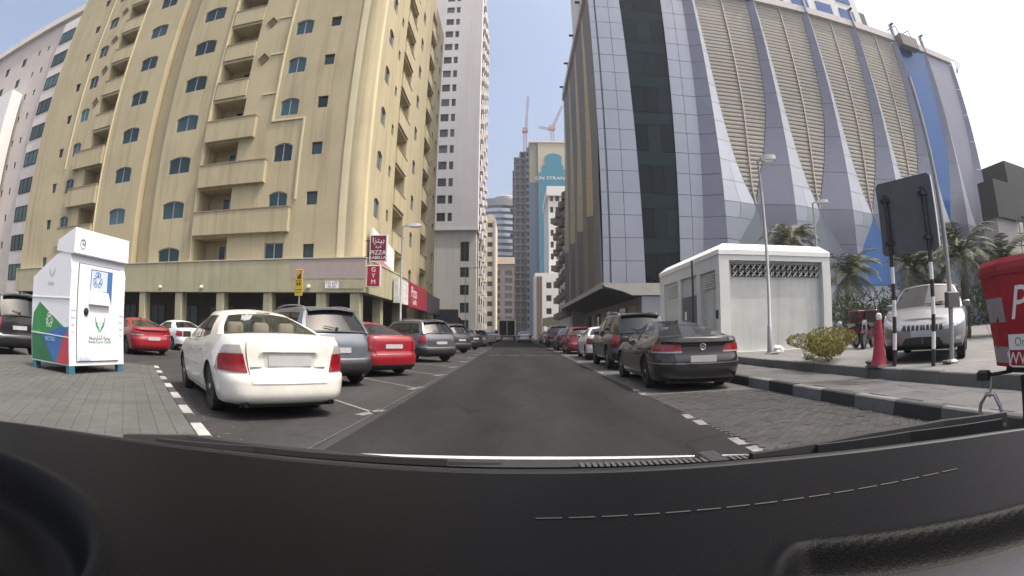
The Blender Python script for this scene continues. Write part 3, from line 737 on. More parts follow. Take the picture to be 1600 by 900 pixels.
m = MB(); m.box(7.2, 11.2, 226.2, 252, 0, 70); m.build('side_glazing', glass_mat('grey blue tower glass', (.09, .13, .19), .15, spec=.4), ct)
m = MB(); out = [(11.5, 0), (11.5, 74.5), (13, 74.5), (13, 78), (14.4, 78), (14.4, 82.5), (16, 83.6), (18.3, 84), (21, 83.4), (22.1, 82.5), (22.1, 78.3), (22.8, 78), (22.8, 76), (26, 76), (26, 0)]
m.prism(out, .4, T=lambda u, v, w: (u, 225-w, v)); m.build('glazing', M_TEAL, ct)
m = MB(); m.box(7.0, 32.3, 224.6, 252, 89.5, 90.5); m.build('parapet', M_PALE, ct)
lettering('ON STRAND', 2.2, M_WHITE, ct, (17.6, 224.5, 71.6), (math.pi/2, 0, 0), depth=.05, xs=1.25)
for z in (6, 14, 24, 33, 46, 58): s = MB(); s.box(-1.7, .4, 228.3, 236, z, z+.5); s.build('safety_platform', mat('rusty platform', (.12, .1, .09), .9), ct)
def lattice(mb, p0, p1, w, step, r):
    p0, p1 = Vector(p0), Vector(p1); d = (p1-p0); L = d.length; d.normalize()
    u = d.cross(Vector((0, 1, 0)));  u = u.normalized() if u.length > .1 else Vector((1, 0, 0)); v = d.cross(u)
    cs = [u*w/2+v*w/2, u*w/2-v*w/2, -u*w/2-v*w/2, -u*w/2+v*w/2]
    for c in cs: mb.tube([p0+c, p1+c], r, 4)
    n = int(L/step)
    for i in range(n):
        a, b = p0+d*(i*step), p0+d*((i+1)*step)
        for j in range(4): mb.tube([a+cs[j], b+cs[(j+1) % 4]], r*.7, 4)
M_CRANE = mat('red and white crane paint', (.30, .20, .19), .6, var=.3, vs=.4); M_CRANE2 = mat('orange crane paint', (.33, .25, .23), .6, var=.3, vs=.4)
cr = thing('tower_crane', 'slender red crane mast standing upright on the unfinished tower', 'crane', (5.6, 236, 86.5))
m = MB(); lattice(m, (0, 0, 0), (0, 0, 15), 1.5, 1.5, .16); tag(m.build('mast', M_CRANE, cr), kind='stuff')
m = MB(); m.box(-1.4, 1.4, -1.4, 1.4, 13, 15); m.build('cab', M_CRANE, cr)
m = MB(); lattice(m, (.5, 0, 15), (1.6, 0, 33), .9, 1.2, .13); tag(m.build('jib', M_CRANE, cr), kind='stuff')
cr = thing('tower_crane', 'shorter crane with raised jib and counterweight to the right of the upright mast', 'crane', (19, 236, 90.5))
m = MB(); lattice(m, (0, 0, 0), (0, 0, 11), 1.4, 1.4, .16); tag(m.build('mast', M_CRANE2, cr), kind='stuff')
m = MB(); lattice(m, (0, 0, 10.5), (-6.8, 0, 11.8), .9, 1.2, .14); tag(m.build('counter_jib', M_CRANE2, cr), kind='stuff')
m = MB(); lattice(m, (0, 0, 11), (5.5, 0, 24), .9, 1.2, .14); tag(m.build('jib', M_CRANE2, cr), kind='stuff')
m = MB(); m.box(-1.5, 1.5, -1.2, 1.2, 10.2, 12.6); m.build('cab', M_CRANE2, cr)
m = MB(); m.box(-2, 2.5, -1.5, 1.5, 0, 1.6); m.build('base', M_CRANE2, cr)
# ---- white blocks on the right of the street
wb = thing('apartment_building', 'white block with overhanging cornice and side balconies behind the dark balconies', 'building')
M_WHT = mat('bright white render', (.74, .72, .69), .85, var=.05, streak=.1)
F2 = Face(0, 130, 0); hh = [hole(9.5, 10.3, 17+3.1*k, 18.6+3.1*k, 0, .3) for k in range(7)]+[hole(10.9, 11.9, 17+3.1*k, 18.6+3.1*k, 0, .3) for k in range(7)]
m = MB(); wall(m, F2, 9.0, 20, 0, 37, hh); shell(m, 9.0, 20, 130, 150, 0, 37, 's'); m.build('wall', M_WHT, wb)
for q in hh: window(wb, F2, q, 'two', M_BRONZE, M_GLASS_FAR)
m = MB(); m.box(8.6, 20.4, 129.3, 150.4, 37, 39.6); m.build('cornice', M_WHT, wb)
wb = thing('apartment_building', 'low white block with square windows and a brown stair strip at the street end', 'building')
F2 = Face(0, 118, 0); hh = [hole(7.5, 8.7, 2.6+3.0*k, 4.0+3.0*k, 0, .3) for k in range(4)]
m = MB(); wall(m, F2, 4.9, 12, 0, 15.2, hh); shell(m, 4.9, 12, 118, 129, 0, 15.2, 's'); m.build('wall', M_WHT, wb)
for q in hh: window(wb, F2, q, 'two', M_BRONZE, M_GLASS_FAR)
for u in (5.3, 6.0): s = MB(); s.box(u, u+.5, 117.75, 118, 0, 14.4); s.build('stair_strip', mat('brown strip', (.16, .125, .09), .6), wb)
# ---- block with dark balconies just behind the fin tower
bk = thing('apartment_building', 'street block with stacked curved dark balconies behind the finned tower', 'building')
m = MB(); shell(m, 8.3, 22, 72.5, 95, 0, 24.0); m.build('wall', mat('dusty white render', (.55, .52, .48), .88, var=.08, streak=.2), bk)
M_BALC = mat('brown balcony front', (.15, .11, .095), .7, var=.15)
for k in range(7):
    z = 3.6+2.95*k
    for y in (75, 81, 87, 92.8):
        b = MB(); ring = [(8.3-1.1*math.sin(math.pi*i/8)**.6, y-1.7+3.4*i/8) for i in range(9)]
        b.loft([[(x, yy, z) for x, yy in ring], [(x, yy, z+1.05) for x, yy in ring]], True, True, closed=False)
        b.build('balcony', M_BALC, bk)
        q = hole(-y-.9, -y+.9, z+.1, z+2.3, 0, .2); window(bk, Face(8.3, 0, -math.pi/2), q, 'two', M_BRONZE, M_GLASS_FAR, -.05, 'balcony_door')
# ---- dark topped buildings at the right edge
rb_ = thing('office_building', 'grey block with a black box top at the right edge of the picture', 'building')
m = MB(); shell(m, 53.0, 60.5, 34, 36.5, 0, 11.9); m.build('wall', mat('grey cladding', (.40, .375, .36), .7, var=.06), rb_)
m = MB(); m.box(52.6, 58.8, 33.4, 36.2, 11.9, 16.2); m.build('top_box', mat('black cladding', (.022, .023, .022), .6), rb_)
for z in (4.2, 8.2): s = MB(); s.box(52.95, 60.4, 33.96, 34, z, z+.06); s.build('panel_joint', M_BLACK, rb_)
rb_ = thing('office_building', 'second black topped block with a violet side behind the grey one', 'building')
m = MB(); shell(m, 60.5, 74, 37, 50, 0, 16); m.build('wall', mat('violet cladding', (.13, .12, .30), .6, var=.06), rb_)
m = MB(); m.box(61.8, 74.5, 36.4, 50, 13.5, 20.5); m.build('top_box', mat('black cladding', (.022, .023, .022)), rb_)
st = thing('steel_frame', 'black open steel ladder frame against the grey block at the right edge', 'scaffold', (56.2, 32.4, 0))
def steel(name, a, b, r): k = MB(); k.tube([a, b], r, 6); k.build(name, M_BLACK, st)
for x in (0, 1.3, 2.6): steel('upright', (x, 0, 0), (x, 0, 11.9), .07); steel('upright', (x, -1.2, 0), (x, -1.2, 11.4), .06)
for k in range(8):
    z = 2+1.35*k
    steel('rung', (-.8, 0, z), (3.0, 0, z), .06); steel('rung', (-.8, -1.2, z-.1), (3.0, -1.2, z-.1), .06); steel('rung', (0, 0, z), (0, -1.2, z-.1), .05)
# ---------------------------------------------------------------- finned office tower on the right
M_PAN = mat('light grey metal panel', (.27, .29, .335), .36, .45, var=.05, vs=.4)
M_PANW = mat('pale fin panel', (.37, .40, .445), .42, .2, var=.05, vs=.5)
M_PANP = mat('shaded fin side panel', (.225, .23, .28), .45, .3, var=.05, vs=.5)  # darker copy of the pale panel, holds the fins' shade in its colour
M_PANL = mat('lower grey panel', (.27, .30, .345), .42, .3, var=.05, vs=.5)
M_TAN = mat('tan louvre', (.34, .315, .27), .7, var=.06, vs=.3)
M_TANB = mat('brown louvre backing', (.31, .285, .245), .8, var=.06)
M_BLUE = glass_mat('blue glazing', (.035, .11, .30), .14, spec=.4)
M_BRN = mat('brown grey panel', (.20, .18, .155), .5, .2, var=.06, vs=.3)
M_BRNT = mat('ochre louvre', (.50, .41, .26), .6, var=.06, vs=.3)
ft = thing('office_tower', 'grey office tower with pleated white fins, tan louvres and a dark glass strip', 'building')
TY, TX, ZB0, ZT0, ZBAND = 40.0, 7.55, 5.0, 35.2, 12.1
def pch(pts, x):
    xs = [p[0] for p in pts]; ys = [p[1] for p in pts]
    if x <= xs[0]: return ys[0]
    if x >= xs[-1]: return ys[-1]
    for i in range(len(xs)-1):
        if x <= xs[i+1]:
            def sl(j):
                if j <= 0: return (ys[1]-ys[0])/(xs[1]-xs[0])
                if j >= len(xs)-1: return (ys[-1]-ys[-2])/(xs[-1]-xs[-2])
                a = (ys[j]-ys[j-1])/(xs[j]-xs[j-1]); b = (ys[j+1]-ys[j])/(xs[j+1]-xs[j]); return 0 if a*b <= 0 else 2*a*b/(a+b)
            h = xs[i+1]-xs[i]; t = (x-xs[i])/h
            return (2*t**3-3*t*t+1)*ys[i]+(t**3-2*t*t+t)*h*sl(i)+(-2*t**3+3*t*t)*ys[i+1]+(t**3-t*t)*h*sl(i+1)
AL = [(5, .55), (8.5, 1.5), (12.1, 3.5), (13.5, 2.75), (18, 1.55), (23, .95), (34, .45), (36, .42)]
AR = [(5, .55), (8.5, 1.5), (12.1, 3.75), (13.5, 3.4), (17.5, 2.2), (23, 1.15), (34, .7), (36, .68)]
DN = [(5, .85), (12, .85), (22, .6), (36, .4)]
def fin_bay(F, u0, u1, ms, fill='louvre', rows=1.9, deep=1., al=None):
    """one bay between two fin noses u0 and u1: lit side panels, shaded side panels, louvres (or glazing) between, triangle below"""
    W = u1-u0; k = W/7.3
    mw, mp, mlo, mt, mtb, mtri = ms
    xl = lambda z: u0+pch(al or AL, z)*k
    xr = lambda z: u1-pch(AR, z)*k
    dn = lambda z: -pch(DN, z)*k*deep
    g = .018
    zz = ZB0
    while zz < ZT0-.1:
        z1 = min(ZT0, zz+rows)
        if zz < ZBAND < z1-.2: z1 = ZBAND
        if z1 > ZBAND-.25 and z1 < ZBAND+.25: z1 = ZBAND
        lo = z1 <= ZBAND+.01
        m = mlo if lo else mw
        n = 2
        zs = [zz+g+(z1-zz-2*g)*i/n for i in range(n+1)]
        wide = xl((zz+z1)/2)-u0 > 2.3
        for (a, b) in (((0, .5), (.5, 1)) if wide else ((0, 1),)):
            mb = MB()
            def P(t, z): return F.T(u0+(xl(z)-u0)*t, dn(z)*(1-t), z)
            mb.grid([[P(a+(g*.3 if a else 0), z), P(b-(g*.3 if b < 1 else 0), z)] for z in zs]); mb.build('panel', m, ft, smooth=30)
        zz = z1
    zz = ZB0; rows2 = rows*2
    while zz < ZT0-.1:
        z1 = min(ZT0, zz+rows2)
        if zz < ZBAND < z1+.9: z1 = ZBAND if zz < ZBAND-.1 else z1
        mb = MB(); n = 3
        zs = [zz+g+(z1-zz-2*g)*i/n for i in range(n+1)]
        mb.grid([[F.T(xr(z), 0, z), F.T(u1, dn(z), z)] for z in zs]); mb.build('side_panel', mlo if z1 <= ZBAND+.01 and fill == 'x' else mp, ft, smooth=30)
        zz = z1
    # filling above the band
    n = 14; zs = [ZBAND+.02+(ZT0-ZBAND-.02)*i/n for i in range(n+1)]
    mb = MB(); mb.grid([[F.T(xl(z), .10 if fill == 'louvre' else .0, z), F.T(xr(z), .10 if fill == 'louvre' else .0, z)] for z in zs])
    mb.build('louvre_backing' if fill == 'louvre' else 'glazing', mtb if fill == 'louvre' else (M_BLUE if fill == 'blue' else mp), ft)
    if fill == 'louvre':
        mb = MB(); z = ZBAND+.5
        while z < ZT0-.1:
            a, b = xl(z)+.02, xr(z)-.02
            if b-a > .12: mb.loft([[F.T(a, .03, z), F.T(a, .09, z+.01), F.T(a, .09, z+.30), F.T(a, .03, z+.14+.24*(z-ZBAND)/23)], [F.T(b, .03, z), F.T(b, .09, z+.01), F.T(b, .09, z+.30), F.T(b, .03, z+.14+.24*(z-ZBAND)/23)]], True, True)
            z += .42
        tag(mb.build('louvre_slats', mt, ft), kind='stuff')
        mb = MB(); mb.loft([[F.T((xl(z)+xr(z))/2-.07, -.08, z), F.T((xl(z)+xr(z))/2+.07, -.08, z), F.T((xl(z)+xr(z))/2+.07, .0, z), F.T((xl(z)+xr(z))/2-.07, .0, z)] for z in zs], True, True); mb.build('mullion', mat('pale tan mullion', (.46, .41, .34), .6), ft)
    # triangle under the band
    zs = [ZB0+(ZBAND-ZB0-.02)*i/8 for i in range(9)]
    mb = MB(); mb.grid([[F.T(xl(z), .0, z), F.T(xr(z), .0, z)] for z in zs]); mb.build('lower_glazing', mtri, ft)
    # fin post standing above the roof, with its small lamp
    mb = MB(); mb.box(u0-.14, u0+.14, dn(35)-.05, dn(35)+.35, ZT0, ZT0+2.6, T=F.T); o = mb.build('fin_post', M_PANP, ft)
    mb = MB(); mb.box(u0-.12, u0+.12, dn(35)-.5, dn(35)-.05, ZT0+2.35, ZT0+2.55, T=F.T); mb.build('lamp', M_BLACK, o)
TF = Face(0, TY, 0)
GT = glass_mat('pale blue grey glazing', (.16, .185, .215), .15, spec=.4)
noses = [17.8, 25.2, 32.4, 39.7, 47.1, 53.2, 59.3]
for i in range(6):
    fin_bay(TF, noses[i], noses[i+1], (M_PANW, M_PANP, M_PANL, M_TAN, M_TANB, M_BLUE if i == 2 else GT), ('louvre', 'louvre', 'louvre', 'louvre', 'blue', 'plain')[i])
# street side of the tower, same pleats in ochre and brown
TW = Face(TX+.25, 0, -math.pi/2)
for i in range(4):
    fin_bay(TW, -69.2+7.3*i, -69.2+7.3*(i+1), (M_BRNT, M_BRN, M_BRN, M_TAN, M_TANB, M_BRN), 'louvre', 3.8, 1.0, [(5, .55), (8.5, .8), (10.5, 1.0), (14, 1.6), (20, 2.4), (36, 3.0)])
# flat front part: panel rows, slanted dark glass strip, one shaded fin side
gl = lambda z: pch([(5, 10.62), (17, 10.4), (36, 10.15)], z); gr = lambda z: pch([(5, 13.6), (17, 13.9), (36, 14.55)], z)
pe = lambda z: pch([(5, 15.7), (17, 16.3), (36, 16.9)], z)
zz = ZB0
while zz < ZT0-.1:
    z1 = min(ZT0, zz+1.9)
    cols = [(lambda z: TX-.45, lambda z: TX+.08, 0), (lambda z: TX+.2, lambda z: TX+1.45, 0), (lambda z: TX+1.45, lambda z: gl(z), 0), (lambda z: gr(z), lambda z: gr(z)+1.2, 0), (lambda z: gr(z)+1.2, lambda z: pe(z), 0)]
    for a, b, d in cols:
        mb = MB(); g = .02
        p = [(a(zz)+g, zz+g), (b(zz)-g, zz+g), (b(z1)-g, z1-g), (a(z1)+g, z1-g)]
        mb.prism(p, .05, T=lambda u, v, w: (u, TY-.05+w, v)); mb.build('panel', M_PAN, ft)
    mb = MB(); mb.quad((pe(zz), TY-.03, zz+.02), (17.8, TY-pch(DN, zz), zz+.02), (17.8, TY-pch(DN, z1), z1-.02), (pe(z1), TY-.03, z1-.02)); mb.build('side_panel', M_PANP, ft)
    zz = z1
z = ZB0; k = 0
while z < ZT0-.05:
    z1 = min(ZT0, z+(1.25 if k % 2 else 2.55))
    n = 1 if k % 2 else 3
    for j in range(n):
        a0, b0, a1, b1 = gl(z), gr(z), gl(z1), gr(z1)
        mb = MB(); e = .03
        mb.poly([(a0+(b0-a0)*j/n+e, TY+.12, z+e), (a0+(b0-a0)*(j+1)/n-e, TY+.12, z+e), (a1+(b1-a1)*(j+1)/n-e, TY+.12, z1-e), (a1+(b1-a1)*j/n+e, TY+.12, z1-e)])
        mb.build('pane', M_GLASS_T if n == 3 else glass_mat('teal spandrel glass', (.006, .018, .022), .08, spec=.22), ft)
    z = z1; k += 1
mb = MB(); mb.box(TX-.4, 10.0, TY+.02, TY+.1, ZB0, ZT0); mb.build('panel_backing', mat('joint sealant', (.13, .135, .15), .7), ft)
mb = MB(); mb.box(14.6, 16.4, TY+.02, TY+.1, ZB0, ZT0); mb.build('panel_backing', mat('joint sealant', (.13, .135, .15), .7), ft)
mb = MB(); mb.box(9.8, 14.9, TY+.16, TY+.3, ZB0, ZT0); mb.build('mullion_backing', M_BLACK, ft)
mb = MB(); mb.box(TX-.1, 59.2, TY+.32, 69, 4.98, ZT0-.15); mb.build('core', mat('grey core', (.2, .2, .2), .8), ft)
mb = MB(); mb.box(TX-.5, 59.4, TY-.3, TY+.3, ZT0, ZT0+.9); mb.build('parapet', M_PALE, ft)
mb = MB(); mb.box(TX-.4, TX+.2, TY+.3, 69, ZT0, ZT0+.9); mb.build('parapet', M_PALE, ft)
# roof level set back: white walls with blue windows, glass rail, dark roof plate, window cleaning cradle
mb = MB(); mb.box(8.4, 44, 42.2, 62, ZT0, ZT0+52); mb.build('upper_wall', M_WHT, ft)
for j in range(2):
    for i in range(3, 9): mb = MB(); mb.box(9.5+3.85*i, 12.0+3.85*i, 42.1, 42.2, ZT0+1.6+4.2*j, ZT0+4.6+4.2*j); mb.build('upper_window', M_BLUE, ft)
mb = MB(); mb.prism([(44.2, ZT0+4), (48.5, ZT0+3.2), (48.5, ZT0+8), (44.2, ZT0+8.5)], .5, T=lambda u, v, w: (u, 45.5+w, v)); mb.build('roof_plate', mat('dark roof plate', (.05, .055, .06), .6), ft)
gn = thing('cleaning_cradle', 'box shaped window cleaning cradle hanging at the top of the finned tower', 'cradle', (47.2, 38.6, ZT0-.9))
mb = MB(); mb.cbox(0, 3.4, 0, 1.1, 0, 1.7, .06); mb.build('cradle_box', mat('dull brown metal', (.22, .19, .16), .6), gn)
for x in (.4, 3.0): mb = MB(); mb.tube([(x, .5, 1.6), (x, .7, 3.2), (x, 2.5, 3.4)], .06, 6); mb.build('davit_arm', M_BLACK, gn)
for i in range(3): mb = MB(); mb.tube([(59.2, TY-.2+i*.4, ZT0+.9), (61.2, TY-.8+i*.4, ZT0+.2+.5*i), (60.4, TY, ZT0-1.2)], .07, 6); mb.build('roof_bracket', M_ALU, ft)
# undercut ground floor: sloping soffit, thin fascia, recessed wall with shop fronts
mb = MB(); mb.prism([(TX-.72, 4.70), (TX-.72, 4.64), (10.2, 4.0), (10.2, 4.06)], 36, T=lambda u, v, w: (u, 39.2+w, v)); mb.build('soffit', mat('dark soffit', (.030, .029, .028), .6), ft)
mb = MB(); mb.prism([(TX-.8, 5.0), (TX-.55, 4.72), (TX+.9, 4.35), (TX+1.6, 4.05), (20, 4.05), (20, 5.0)], .25, T=lambda u, v, w: (u, 38.75+w, v)); mb.build('canopy_fascia', mat('grey beige fascia', (.33, .315, .285), .5, .1), ft)
mb = MB(); mb.box(TX-.82, TX-.725, 39.02, 75.5, 4.6, 5.02); mb.build('canopy_fascia', MATS['grey beige fascia'], ft)
for i in range(4): mb = MB(); mb.box(10.3+1.9*i, 12.14+1.9*i, 40.2, 40.3, .3, 4.05); mb.build('ground_panel', M_PAN, ft)
for i in range(9):
    y = 42+3.6*i
    mb = MB(); mb.box(10.1, 10.25, y, y+2.4, .3, 3.4); mb.build('shop_front', M_GLASS if i % 2 else mat('beige shop wall', (.42, .36, .27), .8), ft)
mb = MB(); mb.box(10.26, 10.5, 40.3, 76, 0, 4.2); mb.build('ground_wall', mat('tan ground wall', (.30, .255, .2), .8, var=.1), ft)
mb = MB(); mb.cbox(18.0, 59, 40.1, 41, .3, 5.0, .05); mb.build('plinth', M_PANL, ft)

# ---------------------------------------------------------------- substation hut
sb = thing('substation_hut', 'white flat roofed electricity hut with patterned vents on the forecourt', 'building', (0, 0, .37))
M_SUB = mat('white hut paint', (.60, .60, .565), .8, var=.06, vs=.8, bump=.08, bs=40, streak=.12)
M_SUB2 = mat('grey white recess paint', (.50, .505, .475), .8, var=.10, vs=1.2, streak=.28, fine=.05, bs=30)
X0, X1, Y0, Y1, H = 7.15, 12.15, 16.6, 24.2, 3.83
SF = Face(0, Y0, 0); SW = Face(X0, 0, -math.pi/2)
m = MB(); fr = hole(7.55, 11.75, 0.02, 3.25, 0, .22)
lh = [hole(-18.6, -17.0, .02, 2.95, 0, .12), hole(-23.5, -21.4, .02, 3.0, 0, .12), hole(-21.0, -19.0, .02, 3.0, 0, .12)]
wall(m, SF, X0, X1, 0, 3.45, [fr]); wall(m, SW, -Y1, -Y0, 0, 3.45, lh); shell(m, X0, X1, Y0, Y1, 0, 3.45, 'swt'); m.build('wall', M_SUB, sb)
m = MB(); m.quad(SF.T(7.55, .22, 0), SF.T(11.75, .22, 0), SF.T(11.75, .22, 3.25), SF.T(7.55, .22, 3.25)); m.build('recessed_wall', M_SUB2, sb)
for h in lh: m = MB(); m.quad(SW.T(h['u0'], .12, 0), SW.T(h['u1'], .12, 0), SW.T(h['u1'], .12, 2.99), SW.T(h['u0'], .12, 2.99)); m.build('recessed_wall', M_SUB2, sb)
m = MB()
def rr(k, z, c): return [(X0-k+c, Y0-k, z), (X1+k-c, Y0-k, z), (X1+k, Y0-k+c, z), (X1+k, Y1+k-c, z), (X1+k-c, Y1+k, z), (X0-k+c, Y1+k, z), (X0-k, Y1+k-c, z), (X0-k, Y0-k+c, z)]
m.loft([rr(.03, 3.45, .02), rr(.03, 3.52, .02), rr(.03, 3.62, .02), rr(-.28, 3.88, .02)], True, True); m.build('roof', mat('white roof edge', (.74, .74, .71), .75, var=.04, streak=.1), sb)
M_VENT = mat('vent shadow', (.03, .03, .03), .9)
for r in range(2):
    for i in range(15):
        x = 7.72+.265*i; z = 2.93-.24*r
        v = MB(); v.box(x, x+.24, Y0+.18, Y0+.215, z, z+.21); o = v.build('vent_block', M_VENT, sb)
        t = MB()
        for q in ((.02, .19), (.19, .02)): t.prism([(.0+.02, q[0]), (.05+.02, q[0]-.02), (.22, q[1]-.01), (.19, q[1]+.01)], .05, T=lambda u, v_, w: (x+u, Y0+.13+w, z+v_))
        t.build('vent_web', M_SUB2, o)
for (u, w) in ((-18.35, 1.1), (-23.2, 1.6)):
    for j in range(6):
        t = MB(); t.box(u, u+w, .04, .12, 2.35+.09*j, 2.39+.09*j, T=SW.T); t.build('louvre_slat', M_SUB, sb)
m = MB(); m.box(-20.85, -19.95, .02, .10, .04, 2.2, T=SW.T); d_ = m.build('door', mat('dark grey door', (.10, .10, .11), .5), sb)
m = MB(); m.box(-20.1, -20.04, -.03, .02, 1.0, 1.2, T=SW.T); m.build('handle', M_ALU, d_)
m = MB(); m.box(-20.5, -20.3, .0, .02, 1.25, 1.6, T=SW.T); m.build('notice', M_WHITE, d_)
m = MB(); m.box(-19.93, -19.05, .02, .10, .04, 2.2, T=SW.T); m.build('door', mat('dark grey door', (.1, .1, .11)), sb)
m = MB(); m.box(-16.95, -16.8, -.04, .0, 1.2, 1.5, T=SW.T); m.build('meter_box', M_BLACK, sb)
# ---------------------------------------------------------------- cars
def paint(name, col, rough=.28, metal=.0):
    return mat('car paint '+name, col, rough, metal, .5, var=.07, vs=5, coat=.7)
P_WHITE = paint('cream white', (.70, .685, .62)); P_SILVERBLUE = paint('grey blue', (.135, .157, .18), .3, .4); P_RED = paint('red', (.25, .008, .016))
P_GREY = paint('graphite', (.12, .12, .135), .3, .45); P_GREEN = paint('dark green grey', (.05, .057, .062), .3, .4); P_BLACK = paint('black', (.012, .012, .013))
P_BROWN = paint('dark bronze', (.032, .029, .027), .25, .4); P_SILVER = paint('silver', (.42, .43, .44), .3, .5); P_WHITE2 = paint('white', (.74, .74, .72))
P_PEARL = paint('pearl grey', (.19, .19, .197), .32, .35); P_REDD = paint('deep red', (.22, .02, .032), .3, .2)
G_CLEAR = glass_mat('car glass green tint', (.03, .04, .033), .03, alpha=.42); G_DARK = glass_mat('car glass dark', (.012, .013, .014), .03, alpha=.93); G_MID = glass_mat('car glass grey', (.035, .038, .042), .04, alpha=.8)
M_TYRE = mat('tyre', (.018, .018, .018), .85, var=.2, vs=12); M_RIM = mat('alloy rim', (.42, .42, .43), .35, .8); M_TRIM = mat('black trim', (.017, .017, .018), .55)
M_CHROME = mat('chrome', (.75, .75, .76), .12, 1.); M_TAIL = mat('tail lamp red', (.22, .004, .012), .12, coat=.8, var=.25, vs=14); M_TAILC = mat('clear lamp', (.42, .40, .38), .1, .3, var=.15, vs=14)
M_PLATE = mat('blurred number plate', (.40, .40, .40), .5, var=.06, vs=6); M_SEAT = mat('beige seat', (.33, .29, .22), .8); M_SEATD = mat('dark seat', (.04, .04, .042), .8)
M_UNDER = mat('underbody', (.008, .008, .008), .9); M_HEAD = mat('headlamp lens', (.55, .56, .57), .08, .4, var=.25, vs=10)
def lerp(a, b, t): return a+(b-a)*t
def pl(pts, x): return pch(pts, x)
class Car:
    def __init__(s, name, W, H, wb, fo, ro, Rw, sill, zt, cab, rear, front, roof_w=.60, wprof=None, rc=(.42, .34), fc=(.65, .42), bow=.07, roofp=None, win_b=(.06, .86), glass=G_DARK, trim_low=None, b_at=.46):
        s.__dict__.update(locals()); s.xr, s.xf = -wb/2-ro, wb/2+fo; s.b = W/2
        s.wprof = wprof or [(0, .93), (.12, .965), (.45, 1.0), (.7, .995), (.88, .965), (1, .915)]
        s.roofp = roofp or [(0, H-.115), (.35, H-.06), (.65, H-.065), (1, H-.12)]
        s.parts = []
        s.outline()
    def outline(s):
        P = []; b = s.b
        def endbow(y): return s.bow*(y/b)**2
        n = 14
        for i in range(n+1):
            y = (b-s.rc[1])*i/n; P.append((s.xr+endbow(y), y))
        x0 = s.xr+endbow(b-s.rc[1])
        for i in range(1, 15):
            a = math.pi/2*i/14; P.append((x0+s.rc[0]*(1-math.cos(a)), b-s.rc[1]+s.rc[1]*math.sin(a)))
        xs, xe = x0+s.rc[0], s.xf-endbow(b-s.fc[1])-s.fc[0]
        m = int((xe-xs)/.045)
        for i in range(1, m): P.append((lerp(xs, xe, i/m), b))
        x1 = s.xf-endbow(b-s.fc[1])
        for i in range(0, 15):
            a = math.pi/2*i/14; P.append((x1-s.fc[0]*(1-math.sin(a)), b-s.fc[1]+s.fc[1]*math.cos(a)))
        for i in range(1, n+1):
            y = (b-s.fc[1])*(1-i/n); P.append((s.xf-endbow(y), y))
        P = np.array(P); L = np.concatenate([[0], np.cumsum(np.hypot(*np.diff(P, axis=0).T))])
        s.P, s.L, s.smax = P, L, L[-1]
    def xy(s, a):
        a = min(abs(a), s.smax); return float(np.interp(a, s.L, s.P[:, 0])), float(np.interp(a, s.L, s.P[:, 1]))
    def s_at_x(s, x):
        """arc length on the left flank where the outline reaches x"""
        return float(np.interp(x, s.P[:, 0], s.L))
    def S(s, a, tt):
        x, y = s.xy(a); sg = 1 if a >= 0 else -1
        zt = pl(s.zt, x); z = s.sill+(zt-s.sill)*tt
        taper = 1-.035*abs(x/(s.xf-s.xr)*2)**4
        wr = max(0, min(1, (s.xr+.75-x)/.55)); wf = max(0, min(1, (x-(s.xf-.75))/.55))
        x += pl(s.rear, tt)*wr*wr*(3-2*wr) - pl(s.front, tt)*wf*wf*(3-2*wf)
        return Vector((x, sg*y*pl(s.wprof, tt)*taper, z))
    def N(s, a, tt):
        e = .012; t0, t1 = max(0, tt-.03), min(1, tt+.03)
        n = (s.S(a+e, tt)-s.S(a-e, tt)).cross(s.S(a, t1)-s.S(a, t0)); n.normalize()
        c = s.S(a, tt); c.x *= .55; c.z = 0
        return n if n.dot(Vector((c.x, c.y, 0))) > 0 else -n
    def body(s):
        arcs = [a for a in s.L]; ring = [-a for a in arcs[::-1][:-1]]+arcs[:-1]
        Ra = s.Rw+.055; nr = 13; rows = []
        def zl(x):
            for cx in (-s.wb/2, s.wb/2):
                if abs(x-cx) < Ra: return s.Rw+math.sqrt(Ra*Ra-(x-cx)**2)
            return None
        for j in range(nr+1):
            row = []
            for a in ring:
                x, y = s.xy(a); t0 = 0.
                if y > s.b*.8:
                    q = zl(x)
                    if q is not None: t0 = max(0, (q-s.sill)/(pl(s.zt, x)-s.sill))
                row.append(s.S(a, t0+(1-t0)*(j/nr)))
            rows.append(row)
        mb = MB(); mb.loft(rows, closed=True)
        # decks fore and aft of the cabin
        xa0, xa1, xc1, xc0 = s.cab
        half = arcs[:-1]
        def deck(sel, crown):
            G = []
            for a in half:
                p = s.S(a, 1)
                if sel(p.x): G.append([Vector((p.x, p.y*v, p.z+crown*(1-v*v)*min(1, abs(p.y)/s.b*1.2))) for v in [-1+i/5 for i in range(11)]])
            if len(G) > 1: mb.grid(G)
        deck(lambda x: x < xc0+.06, .035); deck(lambda x: x > xa0-.06, .05)
        s.parts.append(('body', mb.mesh('body', P_WHITE, 38, True), None))
        for i in (0, 1):
            w = MB(); cx = (-s.wb/2, s.wb/2)[i]
        u = MB(); u.box(s.xr+.16, s.xf-.16, -s.b+.25, s.b-.25, s.sill-.04, .62); s.parts.append(('underbody', u.mesh('underbody', M_UNDER), None))  # black box added so the wheel wells look dark
    def ytop(s, x): return abs(s.S(s.s_at_x(x), 1).y)
    def G(s, a, b, sg=1):
        xa0, xa1, xc1, xc0 = s.cab
        x0, x1 = lerp(xa0, xc0, a), lerp(xa1, xc1, a); x = lerp(x0, x1, b)
        zb = pl(s.zt, x0)-.004; zt = pl(s.roofp, a)
        wt = s.roof_w*(1-.05*abs(a-.45)*2)
        y = lerp(s.ytop(x0)-.012, wt, b)+.035*math.sin(math.pi*b)*(1-.3*b)
        return Vector((x, sg*y, lerp(zb, zt, b)))
